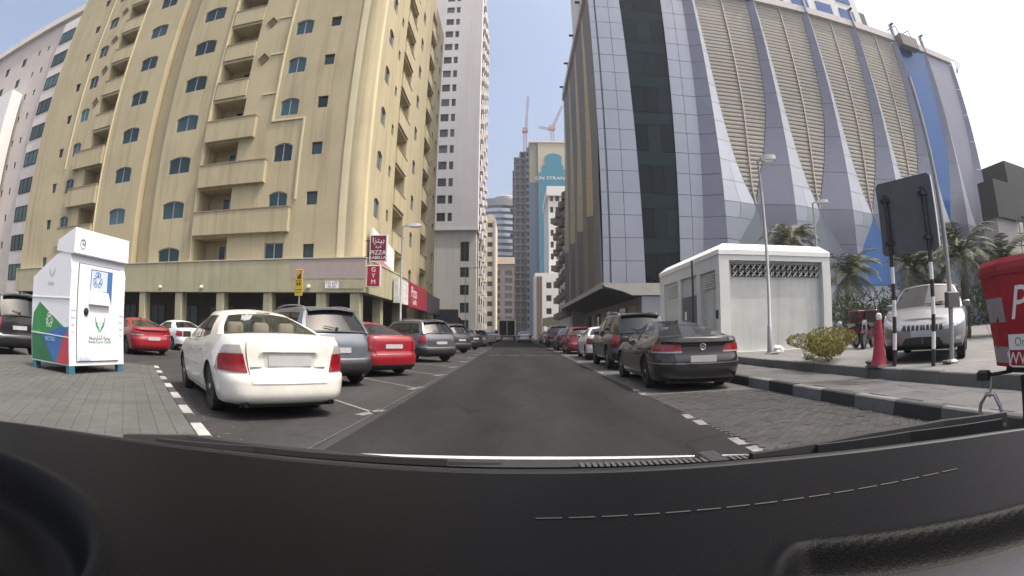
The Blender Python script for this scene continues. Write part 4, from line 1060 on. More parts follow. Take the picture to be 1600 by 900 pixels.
    def wind(s, v, b, end):
        p = s.G(0 if end > 0 else 1, b); k = (.14 if end > 0 else .10)
        q = .055*(1-v*v)*b
        return Vector((p.x+end*k*(1-v*v)*(1-.25*b), p.y*v, p.z+q+ (.035*(1-v*v)*(1-b))))
    def cabin(s, doors=True):
        shell_ = MB(); b0, b1 = s.win_b
        def cells(fn, us, bs, glass, dark=(), gname='side_window', gm=None):
            gm = gm or s.glass
            for i in range(len(us)-1):
                for j in range(len(bs)-1):
                    nu, nb = max(1, int(abs(us[i+1]-us[i])/.12)), max(1, int((bs[j+1]-bs[j])/.2)+1)
                    Gd = [[fn(lerp(us[i], us[i+1], p/nu), lerp(bs[j], bs[j+1], q/nb)) for p in range(nu+1)] for q in range(nb+1)]
                    if (i, j) in glass:
                        c = Vector((0, 0, .9)); m = MB()
                        ctr = sum((p for r in Gd for p in r), Vector())/((nu+1)*(nb+1))
                        nrm = (Gd[0][-1]-Gd[0][0]).cross(Gd[-1][0]-Gd[0][0]).normalized()
                        if nrm.dot(ctr-Vector((0, 0, .7))) < 0: nrm = -nrm
                        m.grid([[p-nrm*.006 for p in r] for r in Gd]); s.parts.append((gname, m.mesh(gname, gm, 60), None))
                    elif (i, j) in dark: trims = MB(); trims.grid(Gd); s.parts.append(('pillar_trim', trims.mesh('pillar_trim', M_TRIM, 50), None))
                    else: shell_.grid(Gd)
        us = [0, .09, s.b_at-.02, s.b_at+.025, .80, 1.0]
        if s.name in ('suv', 'bigsuv', 'murano', 'hatch'): us = [0, .10, s.b_at-.08, s.b_at-.045, .70, .725, .93, 1.0]
        for sg in (1, -1):
            gl_ = {(1, 1), (3, 1)} | ({(5, 1)} if len(us) > 7 else set()); dk = {(2, 1)} | ({(4, 1)} if len(us) > 7 else set())
            cells(lambda a, b: s.G(a, b, sg), us, [0, b0, b1, 1], gl_, dk)
        cells(lambda v, b: s.wind(v, b, 1), [-1, -.93, .93, 1], [0, .03, .95, 1], {(1, 1)}, {(1, 0)}, 'windshield', G_DARK if s.name == 'murano' else None)
        cells(lambda v, b: s.wind(v, b, -1), [-1, -.90, .90, 1], [0, .07, .93, 1], {(1, 1)}, {(1, 0)}, 'rear_window')
        Gd = []
        for i in range(11):
            a = i/10; r = []
            for j in range(11):
                v = -1+j/5; pf, pr = s.wind(v, 1, 1), s.wind(v, 1, -1); e = s.G(a, 1)
                r.append(Vector((lerp(pf.x, pr.x, a), e.y*v, e.z+.055*(1-v*v))))
            Gd.append(r)
        shell_.grid(Gd)
        s.parts.append(('roof', shell_.mesh('roof', P_WHITE, 50, True), None))
    def patch(s, name, corners, m, off=.006, nu=10, nt=4, skirt=.02, sub=None):
        """a plate that follows the body surface; corners are (arc, height) pairs: lower start, lower end, upper end, upper start"""
        c = corners; G = []
        for j in range(nt+1):
            r = []
            for i in range(nu+1):
                u, v = i/nu, j/nt
                a = lerp(lerp(c[0][0], c[1][0], u), lerp(c[3][0], c[2][0], u), v); t = lerp(lerp(c[0][1], c[1][1], u), lerp(c[3][1], c[2][1], u), v)
                r.append(s.S(a, t)+s.N(a, t)*off)
            G.append(r)
        mb = MB(); mb.grid(G)
        if skirt:
            edge = G[0]+[r[-1] for r in G[1:]]+G[-1][::-1][1:]+[r[0] for r in G[::-1]][1:-1]
            ctr = Vector((0, 0, .6)); inner = []
            for p in edge:
                d = Vector((ctr.x-p.x if abs(p.x) > s.wb/2+.3 else 0, -p.y, 0)); d.normalize(); inner.append(p+d*skirt)
            mb.loft([edge, inner])
        s.parts.append((name, mb.mesh(name, m, 50, True), sub)); return len(s.parts)-1
    def sym(s, name, corners, m, **kw):
        i1 = s.patch(name, corners, m, **kw); i2 = s.patch(name, [(-a, t) for a, t in corners], m, **kw); return i1, i2
    def add(s, name, mb, m, smooth=0, sub=None):
        s.parts.append((name, mb.mesh(name, m, smooth), sub)); return len(s.parts)-1
    def doors(s, cuts, t0=.10):
        """door panels with dark gaps; cuts are x stations from front to back"""
        for sg in (1, -1):
            for i in range(len(cuts)-1):
                a0, a1 = s.s_at_x(cuts[i+1]), s.s_at_x(cuts[i]); g = .009
                s.patch('door_gap', [(sg*(a0-g), t0-.012), (sg*(a1+g), t0-.012), (sg*(a1+g), .985), (sg*(a0-g), .985)], M_TRIM, off=.0015, nu=16, nt=6, skirt=0)
                d = s.patch('door', [(sg*a0, t0), (sg*a1, t0), (sg*a1, .975), (sg*a0, .975)], P_WHITE, off=.004, nu=16, nt=8, skirt=.01)
                x = cuts[i+1]+.16; a = s.s_at_x(x)
                p0 = s.S(sg*s.s_at_x(x-.09), .80); p1 = s.S(sg*s.s_at_x(x+.10), .80); h = MB(); o = Vector((0, sg*.028, 0))
                h.tube([p0+o*.4, p0+o, p1+o, p1+o*.4], .012, 6); s.add('handle', h, M_CHROME if s.name == 'accord' else P_WHITE, 60, d)
    def wheels(s, spokes=5):
        Rw = s.Rw; w = .21
        t = MB(); prof = [(Rw*.64, -w/2+.01), (Rw*.70, -w/2), (Rw*.93, -w/2+.005), (Rw, -w/2+.035), (Rw, w/2-.035), (Rw*.93, w/2-.005), (Rw*.70, w/2), (Rw*.64, w/2-.01)]
        t.loft([[(r_*math.cos(2*math.pi*k/28), h_, r_*math.sin(2*math.pi*k/28)) for k in range(28)] for r_, h_ in prof]); tm = t.mesh('wheel', M_TYRE, 40)
        r = MB(); Rr = Rw*.68
        r.lathe([(Rr, .5*w-.012), (Rr*.93, .5*w-.01), (Rr*.90, .5*w-.05), (Rr*.5, .5*w-.055), (.01, .5*w-.055)], 24, 'y', mi=0)
        for k in range(spokes):
            a = 2*math.pi*k/spokes; ca, sa = math.cos(a), math.sin(a)
            def T(u, v, d): return (u*ca-v*sa, d, u*sa+v*ca)
            r.loft([[T(.03, -.032, .5*w-.03), T(.03, .032, .5*w-.03), T(.03, .032, .5*w-.012), T(.03, -.032, .5*w-.012)], [T(Rr*.93, -.045, .5*w-.04), T(Rr*.93, .045, .5*w-.04), T(Rr*.93, .04, .5*w-.012), T(Rr*.93, -.04, .5*w-.012)]], True, True, 1)
        r.lathe([(.055, .5*w-.03), (.05, .5*w-.004), (.01, .5*w-.002)], 12, 'y', mi=1)
        rm = r.mesh('rim', [mat('dark rim well', (.05, .05, .052), .6, .4), M_RIM], 40)
        s.wheel_meshes = (tm, rm)
    def make(s, name, label, cat, group, pnt, rear_axle, heading, z=0., glass=None):
        """heading: unit vector the car faces; rear_axle: ground point under the middle of the rear axle"""
        h = Vector(heading).normalized(); c = Vector(rear_axle)+h*(s.wb/2)
        root = thing(name, label, cat, (c.x, c.y, z), math.atan2(h.y, h.x), group)
        objs = []
        for (n, me, sub) in s.parts:
            o = link(n, me, objs[sub] if sub is not None else root)
            objs.append(o)
            for sl in o.material_slots:
                if sl.material == P_WHITE and pnt != P_WHITE: sl.link = 'OBJECT'; sl.material = pnt
                if glass and sl.material == s.glass and n in ('side_window', 'rear_window', 'windshield'): sl.link = 'OBJECT'; sl.material = glass
        tm, rm = s.wheel_meshes
        for cx in (-s.wb/2, s.wb/2):
            for sg in (1, -1):
                wo = link('wheel', tm, root, (cx, sg*(s.b-.115-.015), s.Rw), (0, rng.uniform(0, 1), 0 if sg > 0 else math.pi)); link('rim', rm, wo)
        return root
    def common(s, mirrors=True, seats=None, plate_t=.62, plate_w=.26, plate_h=.11):
        s.wheels(); s.body(); s.cabin()
        xa0 = s.cab[0]
        if mirrors:
            for sg in (1, -1):
                p = s.G(.13, .06, sg); m = MB(); y0, y1 = sorted((p.y+sg*.02, p.y+sg*.20))
                m.cbox(p.x-.03, p.x+.07, y0, y1, p.z-.02, p.z+.11, .025); mi_ = s.add('mirror', m, P_WHITE, 40)
                m = MB(); m.box(p.x-.036, p.x-.030, y0+.02, y1-.015, p.z-.005, p.z+.095); s.add('mirror_glass', m, M_TRIM, 0, mi_)
        ms = seats or M_SEATD
        xa0, xa1, xc1, xc0 = s.cab
        for (x, ys) in ((.15, (-.37, .37)), (-.85, (-.42, 0, .42))):
            for y in ys:
                m = MB(); w = .24 if x > 0 else .21
                m.cbox(x-.34, x-.18, y-w, y+w, .5, 1.08 if s.H < 1.6 else 1.2, .05); st_ = s.add('seat', m, ms, 50); m = MB(); m.cbox(x-.36, x-.24, y-.13, y+.13, (1.09 if s.H < 1.6 else 1.21), (1.25 if s.H < 1.6 else 1.4), .04); s.add('headrest', m, ms, 50, st_)
        m = MB(); m.box(xc0+.12, xa0, -s.b+.3, s.b-.3, .45, .62); s.add('cabin_floor', m, M_SEATD)
        m = MB(); m.box(xa0-.35, xa0+.15, -s.b+.3, s.b-.3, .62, pl(s.zt, xa0)-.03); s.add('dashboard', m, M_SEATD)
        # rear shelf closes the view under the back glass
        m = MB(); zz = pl(s.zt, xc0)-.05; m.box(xc0+.02, xc0+.6, -s.b+.3, s.b-.3, zz-.05, zz); s.add('rear_shelf', m, ms)
        # number plate (blurred in the photograph): plain
        p = s.S(0, plate_t); n = s.N(0, plate_t); m = MB(); zc = p.z
        m.box(p.x-.025, p.x+.03, -plate_w, plate_w, zc-plate_h/2, zc+plate_h/2); s.add('number_plate', m, M_PLATE)

def build_accord():
    s = Car('accord', 1.83, 1.47, 2.74, .97, 1.15, .325, .21,
        [(-2.55, 1.055), (-2.2, 1.075), (-1.5, 1.06), (-.6, .985), (.3, .955), (1.1, .955), (1.7, .86), (2.1, .77), (2.36, .66)],
        (1.0, .22, -.93, -1.72), [(0, .13), (.06, .05), (.16, .01), (.40, 0), (.46, .055), (.6, .07), (.92, .055), (1, .09)],
        [(0, .12), (.2, .0), (.6, .02), (1, .25)], .565, glass=G_CLEAR)
    s.common(seats=M_SEAT, plate_t=.66, plate_w=.30, plate_h=.15)
    s.doors([.86, -.12, -1.0])
    # bumper, boot lid and lamps
    s.patch('bumper', [(-1.42, .02), (1.42, .02), (1.42, .425), (-1.42, .425)], P_WHITE, off=.010, nu=44, nt=8, skirt=.025)
    s.patch('trunk_gap', [(-.56, .30), (.56, .30), (.66, .985), (-.66, .985)], M_TRIM, off=.003, nu=24, nt=8, skirt=0)
    s.patch('trunk_lid', [(-.55, .315), (.55, .315), (.65, .985), (-.65, .985)], P_WHITE, off=.018, nu=24, nt=10, skirt=.03)
    s.patch('plate_recess', [(-.36, .55), (.36, .55), (.40, .80), (-.40, .80)], mat('shaded plate recess', (.50, .49, .45), .4), off=.020, nu=8, nt=3, skirt=.0)
    s.sym('tail_light', [(.60, .47), (1.30, .50), (1.08, .72), (.66, .745)], M_TAIL, off=.020, nu=14, nt=5)
    s.sym('reverse_light', [(.67, .755), (1.07, .73), (.98, .85), (.72, .875)], M_TAILC, off=.018, nu=8, nt=3)
    m = MB(); p = s.S(0, .985)
    m.loft([[(p.x+.02, y, p.z-.012-.03*(y/.4)**4), (p.x-.028, y, p.z-.025-.03*(y/.4)**4), (p.x-.02, y, p.z-.055-.0*(y/.4)**2), (p.x+.02, y, p.z-.05)] for y in [-.40+.1*i for i in range(9)]], True, True); s.add('brake_light', m, M_TAIL)
    m = MB(); p = s.S(0, .9); m.prism([(-.42, .0), (.42, .0), (.30, .045), (-.30, .045)], .02, T=lambda u, v, w: (p.x-.035+w, u, p.z-.10+v)); s.add('trunk_trim', m, P_WHITE)
    for y in (.60, -.60):
        m = MB(); m.tube([(s.xr+.30, y, .215), (s.xr+.06, y, .21)], .034, 12, caps=False); m.tube([(s.xr+.30, y, .215), (s.xr+.10, y, .21)], .031, 12); s.add('exhaust', m, M_TRIM, 50)
    for y, w in ((.47, .16), (-.42, .16)):
        p = s.S(y, .47+.02); m = MB(); 
        for i in range(6): m.box(p.x-.016, p.x-.006, y-w/2+i*w/6, y-w/2+(i+.7)*w/6, p.z-.012+.05, p.z+.012+.05)
        s.add('badge', m, M_CHROME)
    m = MB(); q = s.wind(.15, .97, -1); m.box(q.x-.02, q.x, -.18, .05, q.z-.005, q.z+.005); s.add('antenna_strip', m, M_TRIM)
    for i, (y, b) in enumerate(((.33, .62), (.22, .58), (.28, .70))):
        m = MB(); a = s.wind(.55-.05*i, b, -1); 
        m.prism([(0, 0), (.10, .02), (.14, .06), (.06, .05), (.02, .09)], .004, T=lambda u, v, w: (a.x-.004, a.y-u, a.z+v)); s.add('window_sticker', m, M_WHITE)
    s.sym('headlight', [(s.smax-.95, .62), (s.smax-.45, .60), (s.smax-.5, .82), (s.smax-1.1, .86)], M_HEAD, off=.01)
    s.sym('side_strip', [(s.s_at_x(-.95), .50), (s.s_at_x(.82), .50), (s.s_at_x(.82), .53), (s.s_at_x(-.95), .53)], P_WHITE, off=.018, nu=16, nt=1)
    return s
def build_coupe():                                     # the dark four door coupe on the right
    s = Car('coupe', 1.86, 1.42, 2.71, .95, 1.14, .335, .20,
        [(-2.5, 1.02), (-2.1, 1.045), (-1.5, 1.01), (-.5, .95), (.4, .92), (1.1, .93), (1.8, .82), (2.3, .66)],
        (1.02, .18, -.78, -1.92), [(0, .15), (.08, .05), (.25, .0), (.5, .0), (.62, .05), (.85, .06), (.96, .0), (1, .05)],
        [(0, .12), (.2, .0), (.6, .02), (1, .25)], .545, glass=G_MID, rc=(.48, .40), roofp=[(0, 1.31), (.35, 1.36), (.65, 1.345), (1, 1.27)])
    s.common(plate_t=.52, plate_w=.27, plate_h=.12); s.doors([.88, -.1, -1.0])
    s.patch('bumper', [(-1.45, .02), (1.45, .02), (1.45, .44), (-1.45, .44)], P_WHITE, off=.010, nu=44, nt=8, skirt=.025)
    s.patch('chrome_strip', [(-1.5, .405), (1.5, .405), (1.5, .43), (-1.5, .43)], M_CHROME, off=.018, nu=44, nt=1, skirt=.01)
    s.patch('trunk_gap', [(-.60, .45), (.60, .45), (.66, .99), (-.66, .99)], M_TRIM, off=.003, nu=24, nt=6, skirt=0)
    s.patch('trunk_lid', [(-.59, .46), (.59, .46), (.65, .99), (-.65, .99)], P_WHITE, off=.014, nu=24, nt=8, skirt=.03)
    s.sym('tail_light', [(.42, .66), (1.22, .64), (1.10, .84), (.50, .87)], M_TAIL, off=.020, nu=18, nt=5)
    s.sym('reverse_light', [(.45, .665), (1.2, .645), (1.19, .675), (.46, .70)], M_TAILC, off=.023, nu=18, nt=1)
    p = s.S(0, .80); m = MB(); x = p.x-.022
    m.tube([(x, .057*math.cos(k*math.pi/12), p.z+.057*math.sin(k*math.pi/12)) for k in range(25)], .006, 6)
    for pts in ([(-.032, .036), (-.012, -.005), (0, .018), (.012, -.005), (.032, .036)], [(-.045, .018), (-.022, -.038), (0, 0), (.022, -.038), (.045, .018)]):
        for (a, b), (c, d) in zip(pts, pts[1:]): m.tube([(x, a, p.z+b), (x, c, p.z+d)], .005, 5)
    s.add('emblem', m, M_CHROME, 40)
    m = MB(); q = s.wind(0, 1, -1); m.loft([[(q.x+.28, -.02, q.z+.01), (q.x+.28, .02, q.z+.01), (q.x+.10, .02, q.z+.02), (q.x+.10, -.02, q.z+.02)], [(q.x+.18, -.006, q.z+.085), (q.x+.18, .006, q.z+.085), (q.x+.10, .006, q.z+.09), (q.x+.10, -.006, q.z+.09)]], True, True); s.add('antenna', m, M_TRIM)
    s.sym('side_strip', [(s.s_at_x(-.95), .14), (s.s_at_x(.86), .14), (s.s_at_x(.86), .165), (s.s_at_x(-.95), .165)], M_CHROME, off=.016, nu=16, nt=1)
    return s
def rear_suv(s, lamp, bump=.36, wiper=True, rails=True):
    s.patch('bumper', [(-1.45, .0), (1.45, .0), (1.45, bump), (-1.45, bump)], s.trim_low or P_WHITE, off=.014, nu=40, nt=6, skirt=.03)
    s.patch('tailgate_gap', [(-.66, bump+.04), (.66, bump+.04), (.68, .99), (-.68, .99)], M_TRIM, off=.003, nu=24, nt=6, skirt=0)
    s.patch('tailgate', [(-.65, bump+.05), (.65, bump+.05), (.67, .99), (-.67, .99)], P_WHITE, off=.014, nu=24, nt=8, skirt=.03)
    s.sym('tail_light', lamp, M_TAIL, off=.022, nu=12, nt=6)
    if wiper:
        m = MB(); a, b = s.wind(.05, .10, -1), s.wind(.42, .22, -1); e = Vector((-.03, 0, .01)); m.tube([a+e, b+e], .012, 6); m.lathe([(.03, -.02), (.03, .02)], 10, 'x', tuple(a+e)); s.add('rear_wiper', m, M_TRIM)
    if rails:
        for sg in (1, -1):
            m = MB(); pts = [s.G(a, 1, sg)+Vector((0, -sg*.06, .045+.02*math.sin(math.pi*(a-.12)/.8))) for a in [.12+.1*i for i in range(9)]]
            m.tube([s.G(.12, 1, sg)+Vector((.05, -sg*.06, .0))]+pts+[s.G(.92, 1, sg)+Vector((-.05, -sg*.06, .0))], .02, 6); s.add('roof_rail', m, M_RIM, 60)
    m = MB(); G_ = [[s.wind(v, 1, -1)+Vector((-.13*t, 0, .012-.02*t)) for v in [-.92+.23*i for i in range(9)]] for t in (0, 1)]; low = [[p-Vector((0, 0, .035)) for p in G_[1]], [p-Vector((0, 0, .045)) for p in G_[0]]]
    m.grid(G_+low); s.add('spoiler', m, P_WHITE, 40)
    m = MB(); q = s.wind(0, .99, -1); m.box(q.x-.10, q.x-.08, -.16, .16, q.z-.03, q.z-.008); s.add('brake_light', m, M_TAIL)
def build_suv():
    s = Car('suv', 1.88, 1.71, 2.70, .92, .92, .36, .27,
        [(-2.3, 1.10), (-1.8, 1.13), (-.6, 1.05), (.4, 1.03), (1.05, 1.05), (1.8, .95), (2.25, .78)],
        (1.12, .42, -1.70, -2.06), [(0, .12), (.1, .02), (.3, .0), (.42, .06), (.7, .06), (1, .13)], [(0, .12), (.3, 0), (1, .22)], .64, trim_low=M_TRIM, win_b=(.04, .84), b_at=.46)
    s.common(plate_t=.60); s.doors([1.0, .05, -.9])
    rear_suv(s, [(.74, .60), (1.12, .62), (1.02, .90), (.78, .90)])
    for sg in (1, -1): m = MB(); m.tube([(s.xr+.25, sg*.55, .25), (s.xr+.05, sg*.55, .245)], .032, 10); s.add('exhaust', m, M_TRIM, 50)
    s.sym('headlight', [(s.smax-.95, .62), (s.smax-.5, .62), (s.smax-.5, .82), (s.smax-1.1, .86)], M_HEAD, off=.01)
    return s
def build_bigsuv():
    s = Car('bigsuv', 1.87, 1.80, 2.80, .9, 1.05, .375, .32,
        [(-2.5, 1.13), (-1.8, 1.13), (-.6, 1.10), (.4, 1.08), (1.0, 1.12), (1.8, 1.06), (2.3, .92)],
        (1.0, .50, -2.15, -2.38), [(0, .1), (.1, .0), (.3, -.02), (.42, .06), (.7, .05), (1, .08)], [(0, .1), (.3, 0), (1, .15)], .70, trim_low=P_WHITE, win_b=(.05, .86), rc=(.30, .25), b_at=.44)
    s.common(plate_t=.62); s.doors([.92, -.05, -1.0])
    rear_suv(s, [(.72, .56), (.98, .56), (.98, .95), (.72, .95)], .34)
    s.sym('headlight', [(s.smax-.95, .62), (s.smax-.5, .62), (s.smax-.5, .86), (s.smax-1.1, .88)], M_HEAD, off=.01)
    return s
def build_sedan():
    s = Car('sedan', 1.76, 1.46, 2.62, .90, 1.02, .315, .21,
        [(-2.3, 1.04), (-1.9, 1.06), (-1.3, 1.03), (-.5, .97), (.4, .94), (1.05, .95), (1.7, .84), (2.2, .66)],
        (1.0, .2, -.95, -1.62), [(0, .13), (.06, .04), (.4, 0), (.47, .05), (.92, .06), (1, .10)], [(0, .12), (.2, .0), (.6, .02), (1, .25)], .56)
    s.common(plate_t=.70); s.doors([.86, -.1, -.95])
    s.patch('bumper', [(-1.38, .02), (1.38, .02), (1.38, .42), (-1.38, .42)], P_WHITE, off=.010, nu=36, nt=6, skirt=.025)
    s.patch('lower_trim', [(-1.3, .0), (1.3, .0), (1.25, .13), (-1.25, .13)], M_TRIM, off=.015, nu=30, nt=2, skirt=.02)
    s.patch('trunk_gap', [(-.56, .42), (.56, .42), (.64, .99), (-.64, .99)], M_TRIM, off=.003, nu=20, nt=6, skirt=0)
    s.patch('trunk_lid', [(-.55, .43), (.55, .43), (.63, .99), (-.63, .99)], P_WHITE, off=.014, nu=20, nt=8, skirt=.03)
    s.sym('tail_light', [(.55, .56), (1.18, .58), (1.05, .86), (.62, .84)], M_TAIL, off=.020, nu=12, nt=5)
    s.sym('headlight', [(s.smax-.95, .62), (s.smax-.45, .60), (s.smax-.5, .82), (s.smax-1.1, .86)], M_HEAD, off=.01)
    return s
def build_hatch():
    s = Car('hatch', 1.72, 1.53, 2.52, .82, .66, .305, .22,
        [(-1.95, 1.03), (-1.4, 1.05), (-.5, .98), (.4, .95), (1.05, .97), (1.6, .86), (2.1, .68)],
        (1.05, .32, -1.42, -1.78), [(0, .1), (.1, .0), (.4, 0), (.5, .06), (1, .14)], [(0, .12), (.3, 0), (1, .25)], .58, b_at=.48)
    s.common(plate_t=.62); s.doors([.9, 0, -.85])
    rear_suv(s, [(.62, .58), (1.0, .60), (.92, .93), (.68, .93)], .36, True, False)
    s.sym('headlight', [(s.smax-.95, .62), (s.smax-.45, .60), (s.smax-.5, .82), (s.smax-1.1, .86)], M_HEAD, off=.01)
    return s
def build_murano():
    s = Car('murano', 1.98, 1.66, 2.82, .98, .98, .375, .28,
        [(-2.35, 1.14), (-1.8, 1.16), (-.6, 1.09), (.4, 1.05), (1.1, 1.06), (1.8, .99), (2.2, .90), (2.42, .80)],
        (1.15, .40, -1.65, -2.1), [(0, .12), (.1, .02), (.3, .0), (.42, .06), (1, .13)], [(0, .14), (.12, .02), (.3, 0), (.55, .0), (.75, .03), (1, .18)], .70, win_b=(.05, .85), fc=(.62, .48), glass=G_MID, b_at=.46)
    s.common(plate_t=.60); s.doors([1.02, .05, -.9])
    rear_suv(s, [(.74, .60), (1.12, .62), (1.02, .90), (.78, .90)], .36, False, False)
    sm = s.smax
    s.patch('front_bumper', [(sm-1.35, .03), (sm+1.35, .03), (sm+1.35, .44), (sm-1.35, .44)], P_WHITE, off=.0, nu=4, nt=2, skirt=0) if False else None
    def fp(name, cs, m, **kw):
        """front patch given as (offset from the front centre, height)"""
        out = []
        for sg in (1, -1): out.append(s.patch(name, [(sg*(sm-a), t) for a, t in cs], m, **kw))
        return out
    fp('headlight', [(1.15, .70), (.52, .62), (.46, .78), (1.30, .92)], M_HEAD, off=.014, nu=12, nt=4)
    for sg in (1, -1):
        for k in range(4): s.patch('grille_bar', [(sg*(sm-(.06+.10*k)), .63), (sg*(sm-(.085+.10*k)), .63), (sg*(sm-(.085+.105*k)), .80), (sg*(sm-(.05+.105*k)), .80)], M_RIM, off=.018, nu=2, nt=3)
    for sg in (1, -1): s.patch('grille', [(sg*(sm-.01), .62), (sg*(sm-.46), .62), (sg*(sm-.48), .81), (sg*(sm-.01), .81)], M_TRIM, off=.008, nu=10, nt=3)
    for sg in (1, -1): s.patch('intake', [(sg*(sm-.01), .10), (sg*(sm-.52), .10), (sg*(sm-.40), .36), (sg*(sm-.01), .40)], M_TRIM, off=.008, nu=10, nt=3)
    fp('fog_light', [(.98, .22), (.80, .22), (.80, .32), (.98, .32)], M_HEAD, off=.012, nu=3, nt=2)
    for sg in (1, -1): s.patch('lower_lip', [(sg*(sm-.0), .0), (sg*(sm-1.1), .0), (sg*(sm-1.1), .09), (sg*(sm-.0), .09)], M_TRIM, off=.012, nu=16, nt=2)
    for sg in (1, -1):
        m = MB(); a = s.wind(sg*.1, .06, 1)+Vector((.02, 0, .02)); b = s.wind(sg*.1+.55, .16, 1)+Vector((.02, 0, .02)); m.tube([a, b], .012, 5); s.add('windshield_wiper', m, M_TRIM)
    p = s.S(sm-.001, .52); m = MB(); m.box(p.x-.0, p.x+.03, -.26, .26, p.z-.06, p.z+.06); s.add('front_number_plate', m, M_PLATE)
    return s
CARS = dict(accord=build_accord(), coupe=build_coupe(), suv=build_suv(), bigsuv=build_bigsuv(), sedan=build_sedan(), hatch=build_hatch(), murano=build_murano())
HL = Vector((-.715, .70)); GL, GR = 'cars parked in slanted bays on the left', 'cars parked along the right kerb'
def put(kind, label, pnt, ax, head, group=None, z=0., cat='car', glass=None): return CARS[kind].make('parked_car', label, cat, group, pnt, ax, head, z, glass)
put('accord', 'cream white sedan with red tail lamps, nearest car in the left bays', P_WHITE, (-3.60, 6.74), HL, GL)
put('suv', 'grey blue SUV with roof rails right behind the cream sedan', P_SILVERBLUE, (-4.15, 10.55), HL, GL)
put('sedan', 'red sedan between the grey blue SUV and the graphite SUV', P_RED, (-3.80, 13.7), HL, GL)
put('suv', 'graphite grey SUV just beyond the red sedan', P_GREY, (-3.45, 20.6), HL, GL)
put('suv', 'dark green grey SUV beyond the graphite SUV', P_GREEN, (-3.55, 29.6), HL, GL)
put('sedan', 'black sedan beyond the dark green grey SUV', P_BLACK, (-3.35, 36.5), HL, GL)
put('hatch', 'grey hatchback beyond the black sedan in the left bays', P_PEARL, (-3.1, 44), HL, GL)
put('sedan', 'silver sedan farther up the left bays', P_SILVER, (-2.9, 51), HL, GL)
put('sedan', 'white sedan near the far end of the left bays', P_WHITE2, (-2.8, 66), HL, GL)
put('suv', 'silver SUV at the far end of the left bays', P_SILVER, (-2.8, 76), HL, GL)
put('coupe', 'dark bronze four door coupe, nearest car at the right kerb', P_BROWN, (3.62, 10.35), (.02, 1), GR)
put('bigsuv', 'black boxy SUV with roof rails in front of the dark coupe', P_BLACK, (3.86, 16.1), (.01, 1), GR)
put('sedan', 'white sedan parked ahead of the black boxy SUV', P_WHITE2, (3.95, 22.1), (.01, 1), GR)
put('hatch', 'pinkish red hatchback parked ahead of the white sedan', P_REDD, (3.75, 28.2), (.01, 1), GR)
put('sedan', 'dark sedan parked ahead of the red hatchback', P_GREEN, (3.70, 34.2), (.01, 1), GR)
put('bigsuv', 'tall black SUV far up the right kerb', P_BLACK, (3.6, 41.5), (.01, 1), GR)
put('sedan', 'white car far up the right kerb beyond the tall black SUV', P_WHITE2, (3.7, 49), (.01, 1), GR)
put('sedan', 'grey car farthest up the right kerb', P_PEARL, (3.75, 57), (.01, 1), GR)
CARS['sedan'].make('driving_car', 'silver sedan driving away in the middle of the road', 'car', None, P_SILVER, (1.25, 62), (0, 1))
put('sedan', 'white sedan parked across the lot in front of the arcade', P_WHITE2, (-16.0, 21.0), (-.90, .43))
rc_ = put('coupe', 'red sports coupe parked behind the recycling bin', P_RED, (-14.3, 15.8), (-.88, .47), glass=G_DARK)
for o in [c for c in rc_.children if c.name.startswith(('emblem', 'chrome_strip'))]: bpy.data.objects.remove(o)
put('bigsuv', 'black SUV cut by the left edge of the picture', P_BLACK, (-14.35, 8.75), (-.95, .25))
put('sedan', 'dark sedan behind the black SUV at the left edge', P_GREY, (-18.5, 11.5), (-.9, .4))
put('murano', 'grey SUV facing the camera behind the striped sign posts', P_PEARL, (10.72, 9.45), (-.80, -.60), z=.37)
put('sedan', 'white sedan on the forecourt behind the motorbikes', P_WHITE2, (19.0, 19.2), (-.8, .6), z=.37)
# ---------------------------------------------------------------- recycling bin on the left pavement
M_BINW = mat('white bin paint', (.70, .71, .74), .4, var=.04, vs=1.5, coat=.1); M_BING = mat('green bin print', (.045, .23, .075), .5, var=.12); M_BINB = mat('blue bin print', (.05, .14, .34), .5, var=.1); M_BINR = mat('red bin print', (.42, .06, .07), .5, var=.1)
M_BING2 = mat('dark green bin print', (.035, .15, .07), .5, var=.12); M_FOOT = mat('teal bin foot', (.04, .14, .18), .5); M_INKB = mat('pale blue ink', (.30, .45, .60), .6); M_INKG = mat('green ink', (.04, .28, .14), .6); M_INKD = mat('dark ink', (.06, .10, .09), .6)
bn = thing('recycling_bin', 'white clothes recycling bin with green, blue and red side print on the pavement', 'bin', (-8.42, 6.72, .10), R(90)-R(1))
bn.scale = (1, 1, 1.17)
# local frame: x runs along the front (away from the camera), y into the bin; front faces the road
BW, BD, BH = 1.74, 1.62, 2.22
side = [(0, .14), (BD, .14), (BD, 1.62), (.62, 2.0), (.16, 2.05), (.10, 1.98), (.0, 1.72)]     # (depth, height)
m = MB(); m.prism([(-d, z) for d, z in side], BW, T=lambda u, v, w: (w, -u, v)); m.build('bin_body', M_BINW, bn)
m = MB(); m.prism([(.02, 1.98), (.66, 2.06), (.62, BH+.02), (-.02, BH+.20), (-.05, 2.0)], BW+.02, T=lambda u, v, w: (w-.01, u, v)); m.build('hood', M_BINW, bn)
m = MB(); m.box(.22, BW-.22, -.028, .0, .22, 1.84); dr = m.build('front_door', M_BINW, bn)
m = MB(); m.box(.205, BW-.205, -.012, -.002, .205, 1.855); m.build('door_gap', M_INKD, bn)
fx = lambda x, z, d=-.03: (x, d, z)
m = MB(); m.box(.57, 1.27, -.034, -.030, 1.20, 1.78); m.build('chute_opening', mat('chute shade', (.10, .14, .20), .5), dr)
m = MB(); m.box(.59, 1.10, -.040, -.034, 1.42, 1.76); m.build('chute_plate', mat('pale blue plate', (.48, .56, .68), .4), dr)
